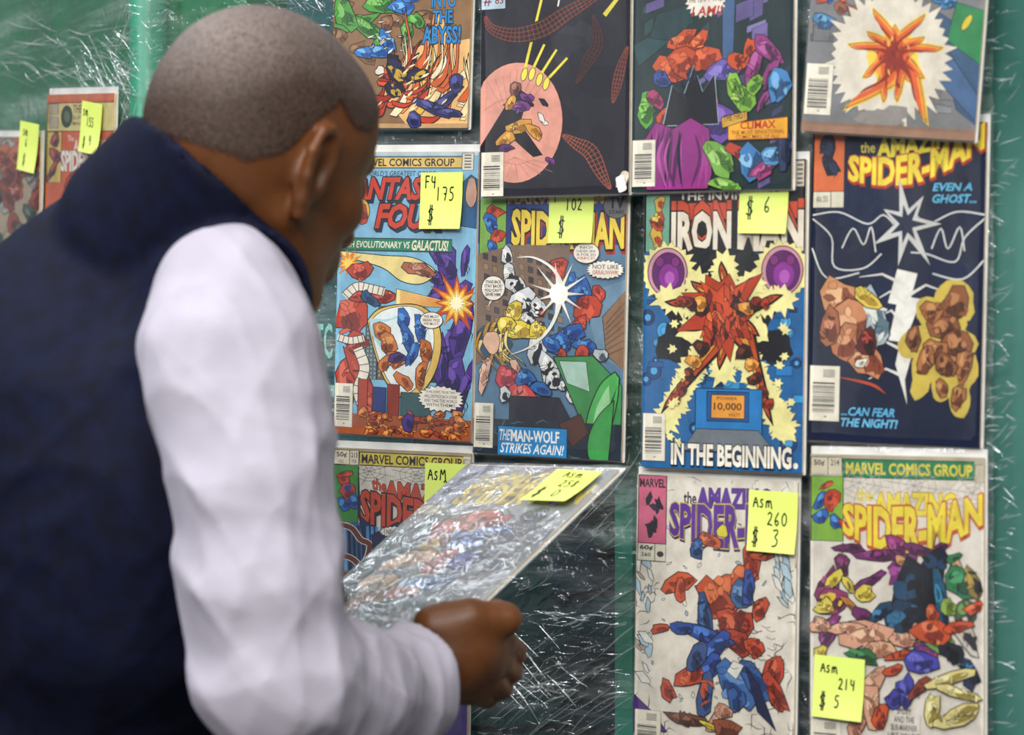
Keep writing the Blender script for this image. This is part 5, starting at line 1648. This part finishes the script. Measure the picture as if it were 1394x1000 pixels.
def hand_r(p):
    d = scap(p, P(598, 905, 2.78), P(628, 880, 2.79), .024, .030)
    d = smin(d, scap(p, P(610, 870, 2.785), P(655, 872, 2.80), .024, .021), .014)
    d = smin(d, scap(p, P(615, 905, 2.79), P(650, 905, 2.805), .026, .021), .014)
    d = smin(d, scap(p, P(612, 925, 2.80), P(638, 930, 2.81), .020, .017), .012)
    th = fingers(p, [[(592, 852, 2.775, 17), (640, 842, 2.775, 15.5), (688, 842, 2.785, 12.5), (676, 832, 2.805, 10)]])
    d = smin(d, th, .010)
    fg = fingers(p, [
        [(648, 868, 2.80, 14), (680, 872, 2.805, 12.5), (697, 888, 2.83, 11), (668, 872, 2.862, 9.5), (646, 856, 2.862, 8.5)],
        [(650, 892, 2.80, 13.5), (678, 900, 2.81, 12), (692, 912, 2.835, 11), (662, 902, 2.868, 9.5), (640, 886, 2.868, 8.5)],
        [(640, 914, 2.805, 12.5), (668, 924, 2.815, 11.5), (680, 934, 2.838, 10.5), (650, 928, 2.868, 9), (630, 908, 2.868, 8)],
        [(630, 932, 2.81, 11), (652, 942, 2.82, 10), (662, 948, 2.84, 9), (636, 942, 2.862, 8), (622, 926, 2.862, 7.5)]])
    d = smin(d, fg, .005)
    return d


def hand_l(p):
    d = scap(p, WR_L, P(420, 835, 2.965), .024, .026)
    d = smin(d, scap(p, P(415, 850, 2.97), P(435, 820, 2.985), .022, .018), .012)
    th = fingers(p, [[(418, 850, 2.95, 14), (434, 822, 2.945, 12), (453, 803, 2.943, 10)]])
    d = smin(d, th, .008)
    fg = fingers(p, [
        [(432, 815, 2.985, 10), (455, 790, 3.00, 9), (478, 790, 3.005, 8)],
        [(432, 830, 2.985, 10), (458, 808, 2.995, 9), (482, 808, 3.00, 8)],
        [(430, 845, 2.98, 10), (455, 828, 2.99, 9), (478, 828, 2.99, 8)],
        [(428, 858, 2.975, 9), (448, 846, 2.98, 8), (468, 846, 2.98, 7.5)]])
    return smin(d, fg, .005)


def bounds(pts, m):
    a = np.array([list(p) for p in pts])
    return a.min(0) - m, a.max(0) + m


parts = []
lo, hi = bounds([HC], .135)
lo[2] -= .07
parts.append(nets(skin_head, lo, hi, .0022))
headN = len(parts[0][0])
lo, hi = bounds([WR_R, P(700, 850, 2.78), P(640, 950, 2.87)], .035)
parts.append(nets(hand_r, lo, hi, .0017))
lo, hi = bounds([WR_L, P(480, 795, 3.0), P(430, 850, 2.94)], .032)
parts.append(nets(hand_l, lo, hi, .0022))
lo, hi = bounds([NB, S_R, S_L, EL_R, WR_R, WR_L, HIP, Vector((-.45, 2.7, .05)), Vector((-.2, 3.05, .05))], .14)
hi[2] = NB.z + .02
parts.append(nets(inner_sdf, lo, hi, .011))
person = empty('person', Matrix.Translation((-.33, 2.86, 0)), 'man in navy vest and white shirt, leaning over the comic he holds', 'person')
v, f = merge(parts)
body = np_obj('body', v, f, M['skin'], person)

# eyes
for s in (-1, 1):
    c = head_world((30 * s, 78, -14))
    n = 12
    vv = [(c.x, c.y, c.z + .0125)]
    for i in range(1, n):
        for j in range(n * 2):
            a, b = math.pi * i / n, math.pi * j / n
            vv.append((c.x + .0125 * math.sin(a) * math.cos(b), c.y + .0125 * math.sin(a) * math.sin(b), c.z + .0125 * math.cos(a)))
    vv.append((c.x, c.y, c.z - .0125))
    ff = [(0, 1 + j, 1 + (j + 1) % (2 * n)) for j in range(2 * n)]
    for i in range(n - 2):
        for j in range(2 * n):
            a = 1 + i * 2 * n
            ff.append((a + j, a + 2 * n + j, a + 2 * n + (j + 1) % (2 * n), a + (j + 1) % (2 * n)))
    L = len(vv) - 1
    a = 1 + (n - 2) * 2 * n
    ff += [(L, a + (j + 1) % (2 * n), a + j) for j in range(2 * n)]
    o = mesh_obj('eye', vv, ff, M['eyeball'], None, smooth=True)
    o.parent = person; o.matrix_parent_inverse = person.matrix_world.inverted()

# hair: thin shell over the scalp
lo, hi = bounds([HC], .12)
hv, hf = nets(lambda p: smin(head_sdf(p, False), neck_sdf(p), .022) - .0016, lo, hi, .003)
pl = (hv - np.array(HC)) @ HM.T.astype(float) * 1000 / .93
print('HAIR', len(hv), pl.min(0), pl.max(0))
Fc_, Uc_, Rc_ = pl[:, 1], pl[:, 2], np.abs(pl[:, 0])
line = np.interp(Fc_, [-110, -60, -35, -18, 0, 25, 45, 60, 75, 90], [-48, -50, -30, 5, 26, 12, 18, 36, 52, 60])
dens = np.clip((Uc_ - line) / 16 + .15, 0, 1.3)
keep = dens > .02
fk = keep[hf].all(1)
hf2 = hf[fk]
used = np.unique(hf2)
mp = -np.ones(len(hv), int); mp[used] = np.arange(len(used))
hair = np_obj('hair', hv[used], mp[hf2], M['hair'], person)
for nm_, arr in (('coverage', dens[used]), ('grey', np.clip((Uc_[used] - 20) / 90 + np.clip((-Fc_[used] - 40) / 110, 0, .5), 0, 1) * .9)):
    at = hair.data.attributes.new(nm_, 'FLOAT', 'POINT')
    at.data.foreach_set('value', arr.astype(np.float32))


# ---- shirt sleeves
def folds(p, a, b, amp, seed, fr=(90, 130, 60)):
    a, b = V3(a), V3(b)
    d = b - a
    L = float(np.linalg.norm(d)); d = d / L
    r = np.random.RandomState(seed)
    t = (p - a) @ d
    s1 = V3(np.cross(d, (0, 0.3, 1))); s1 = s1 / np.linalg.norm(s1)
    s2 = V3(np.cross(d, s1))
    x, y = (p - a) @ s1, (p - a) @ s2
    o = 0
    for k in range(5):
        w1, w2, w3 = r.uniform(fr[2], fr[1]) * (.5 + .5 * r.rand()), r.uniform(-40, 40), r.uniform(-40, 40)
        ph = r.uniform(0, 6.3)
        g = np.sin(t * w1 + x * w2 + y * w3 + ph + 1.2 * np.sin(x * 28 + t * 12 + ph * 3))
        e = .5 + .5 * np.sin(x * r.uniform(15, 35) + y * r.uniform(-30, 30) + t * r.uniform(5, 14) + ph * 2)
        o = o + (1 - np.abs(g)) ** 1.6 * e * r.uniform(.5, 1)
    return o * amp


SH_T = P(308, 402, 2.63)


def sleeve_r(p):
    d = chain(p, [(SH_T, .051), (P(316, 480, 2.61), .0595), (P(325, 560, 2.60), .057), (P(339, 650, 2.585), .0525), (P(352, 790, 2.58), .0525), (P(369, 916, 2.585), .055)], .02)
    f = chain(p, [(P(385, 925, 2.59), .055), (P(465, 940, 2.65), .045), (P(540, 946, 2.735), .0385), (P(586, 920, 2.775), .0405), (P(640, 910, 2.815), .042)], .02)
    d = smin(d, f, .016)
    d = d - folds(p, SH_T, EL_R, .0034, 4, (90, 80, 32)) * np.clip((1.58 - p[..., 2]) / .1, .15, 1) - folds(p, EL_R, WR_R, .0032, 9, (90, 100, 50)) * .8
    # cut at the cuff and hollow it
    ax = V3((WR_R - EL_R).normalized() * .9 + Vector((.25, 0, .06))); ax /= np.linalg.norm(ax)
    cut = (p - V3(P(575, 908, 2.758))) @ ax
    d = smax(d, cut, .004)
    hol = chain(p, [(P(545, 938, 2.73), .031), (P(640, 908, 2.82), .037)])
    return smax(d, -np.maximum(hol, -(cut + .03)), .003)


def sleeve_l(p):
    d = chain(p, [(S_L, .055), (EL_L, .05), (WR_L, .036)], .02)
    d = d - folds(p, S_L, EL_L, .002, 2)
    ax = V3((WR_L - EL_L).normalized())
    return smax(d, (p - V3(WR_L)) @ ax, .004)


lo, hi = bounds([SH_T, EL_R, WR_R, P(330, 560, 2.58)], .075)
sv = nets(sleeve_r, lo, hi, .0035)
lo, hi = bounds([S_L, EL_L, WR_L], .07)
sv2 = nets(sleeve_l, lo, hi, .006)
v, f = merge([sv, sv2])
np_obj('shirt', v, f, M['shirt'], person)


# ---- vest
def torso_sdf(p):
    d = scap(p, P(212, 345, 2.78), P(30, 590, 2.84), .072, .105)
    d = smin(d, sell(p, P(150, 620, 2.81), (.140, .19, .18)), .06)
    d = smin(d, scap(p, P(110, 650, 2.83), HIP + Vector((0, 0, .03)), .145, .15), .06)
    d = smin(d, scap(p, P(262, 370, 2.74), P(322, 402, 2.66), .052, .056), .035)
    d = smin(d, scap(p, P(250, 340, 2.78), P(240, 380, 2.98), .050, .055), .04)
    d = smin(d, scap(p, S_R + Vector((-.02, .03, -.06)), P(170, 800, 2.72), .062, .10), .05)
    return d


CA, CB = P(316, 207, 2.70), P(228, 322, 2.75)


def collar_sdf(p):
    o = scap(p, CA, CB, .0735, .086)
    i = scap(p, CA + (CA - CB) * .4, CB, .065, .072)
    d = smax(o, -i, .003)
    ax = np.array((.66, .12, .74), dtype=np.float32)
    return smax(d, (p - V3(P(277, 246, 2.735))) @ ax, .004)


def vest_sdf(p):
    d = torso_sdf(p)
    d = d - folds(p, P(215, 318, 2.78), HIP, .0030, 12, (90, 50, 16)) * np.clip((1.56 - p[..., 2]) / .08, 0, 1)
    neck = scap(p, CA + (CA - CB) * .4, CB + (CA - CB) * .25, .066, .068)
    d = smax(d, -neck, .004)
    d = smin(d, collar_sdf(p), .006)
    arm = chain(p, [(SH_T + Vector((.012, -.012, -.004)), .060), (P(322, 470, 2.585), .060), (P(336, 650, 2.57), .060)])
    d = smax(d, -arm, .004)
    return smax(d, -(p[..., 2] - np.float32(.95)), .01)


lo, hi = bounds([P(60, 460, 2.84), HIP + Vector((0, 0, .1)), S_R, S_L, P(200, 165, 2.75)], .20)
lo[2] = .93
hi[2] = P(200, 150, 2.7).z + .02
v, f = nets(vest_sdf, lo, hi, .0042)
np_obj('vest', v, f, M['vest'], person)


def trouser(p):
    d = None
    for s in (-1, 1):
        h = HIP + Vector((.02, .085 * s, -.02)); k = Vector((-.26, 2.86 + .11 * s, .50)); a = Vector((-.33, 2.86 + .12 * s, .07))
        q = chain(p, [(h, .105), (k, .075), (a, .062)], .03)
        d = q if d is None else smin(d, q, .02)
    d = smin(d, scap(p, HIP, HIP + Vector((0, 0, .06)), .14, .145), .05)
    return smax(d, -(p[..., 2] - np.float32(.05)), .004)


lo, hi = bounds([HIP + Vector((0, 0, .06)), Vector((-.33, 2.74, .05)), Vector((-.26, 2.98, .05))], .17)
v, f = nets(trouser, lo, hi, .012)
np_obj('trousers', v, f, M['trousers'], person)
for s in (-1, 1):
    c = Vector((-.30, 2.86 + .12 * s, 0))

    def shoe(p, c=c):
        d = scap(p, c + Vector((-.07, 0, .035)), c + Vector((.14, 0, .022)), .045, .034)
        d = smin(d, scap(p, c + Vector((-.04, 0, .04)), c + Vector((-.03, 0, .09)), .042, .05), .02)
        return smax(d, -(p[..., 2] - np.float32(.002)), .004)
    v, f = nets(shoe, np.array(c) + (-.14, -.07, -.02), np.array(c) + (.20, .07, .16), .008)
    np_obj('shoe', v, f, M['shoe'], person)
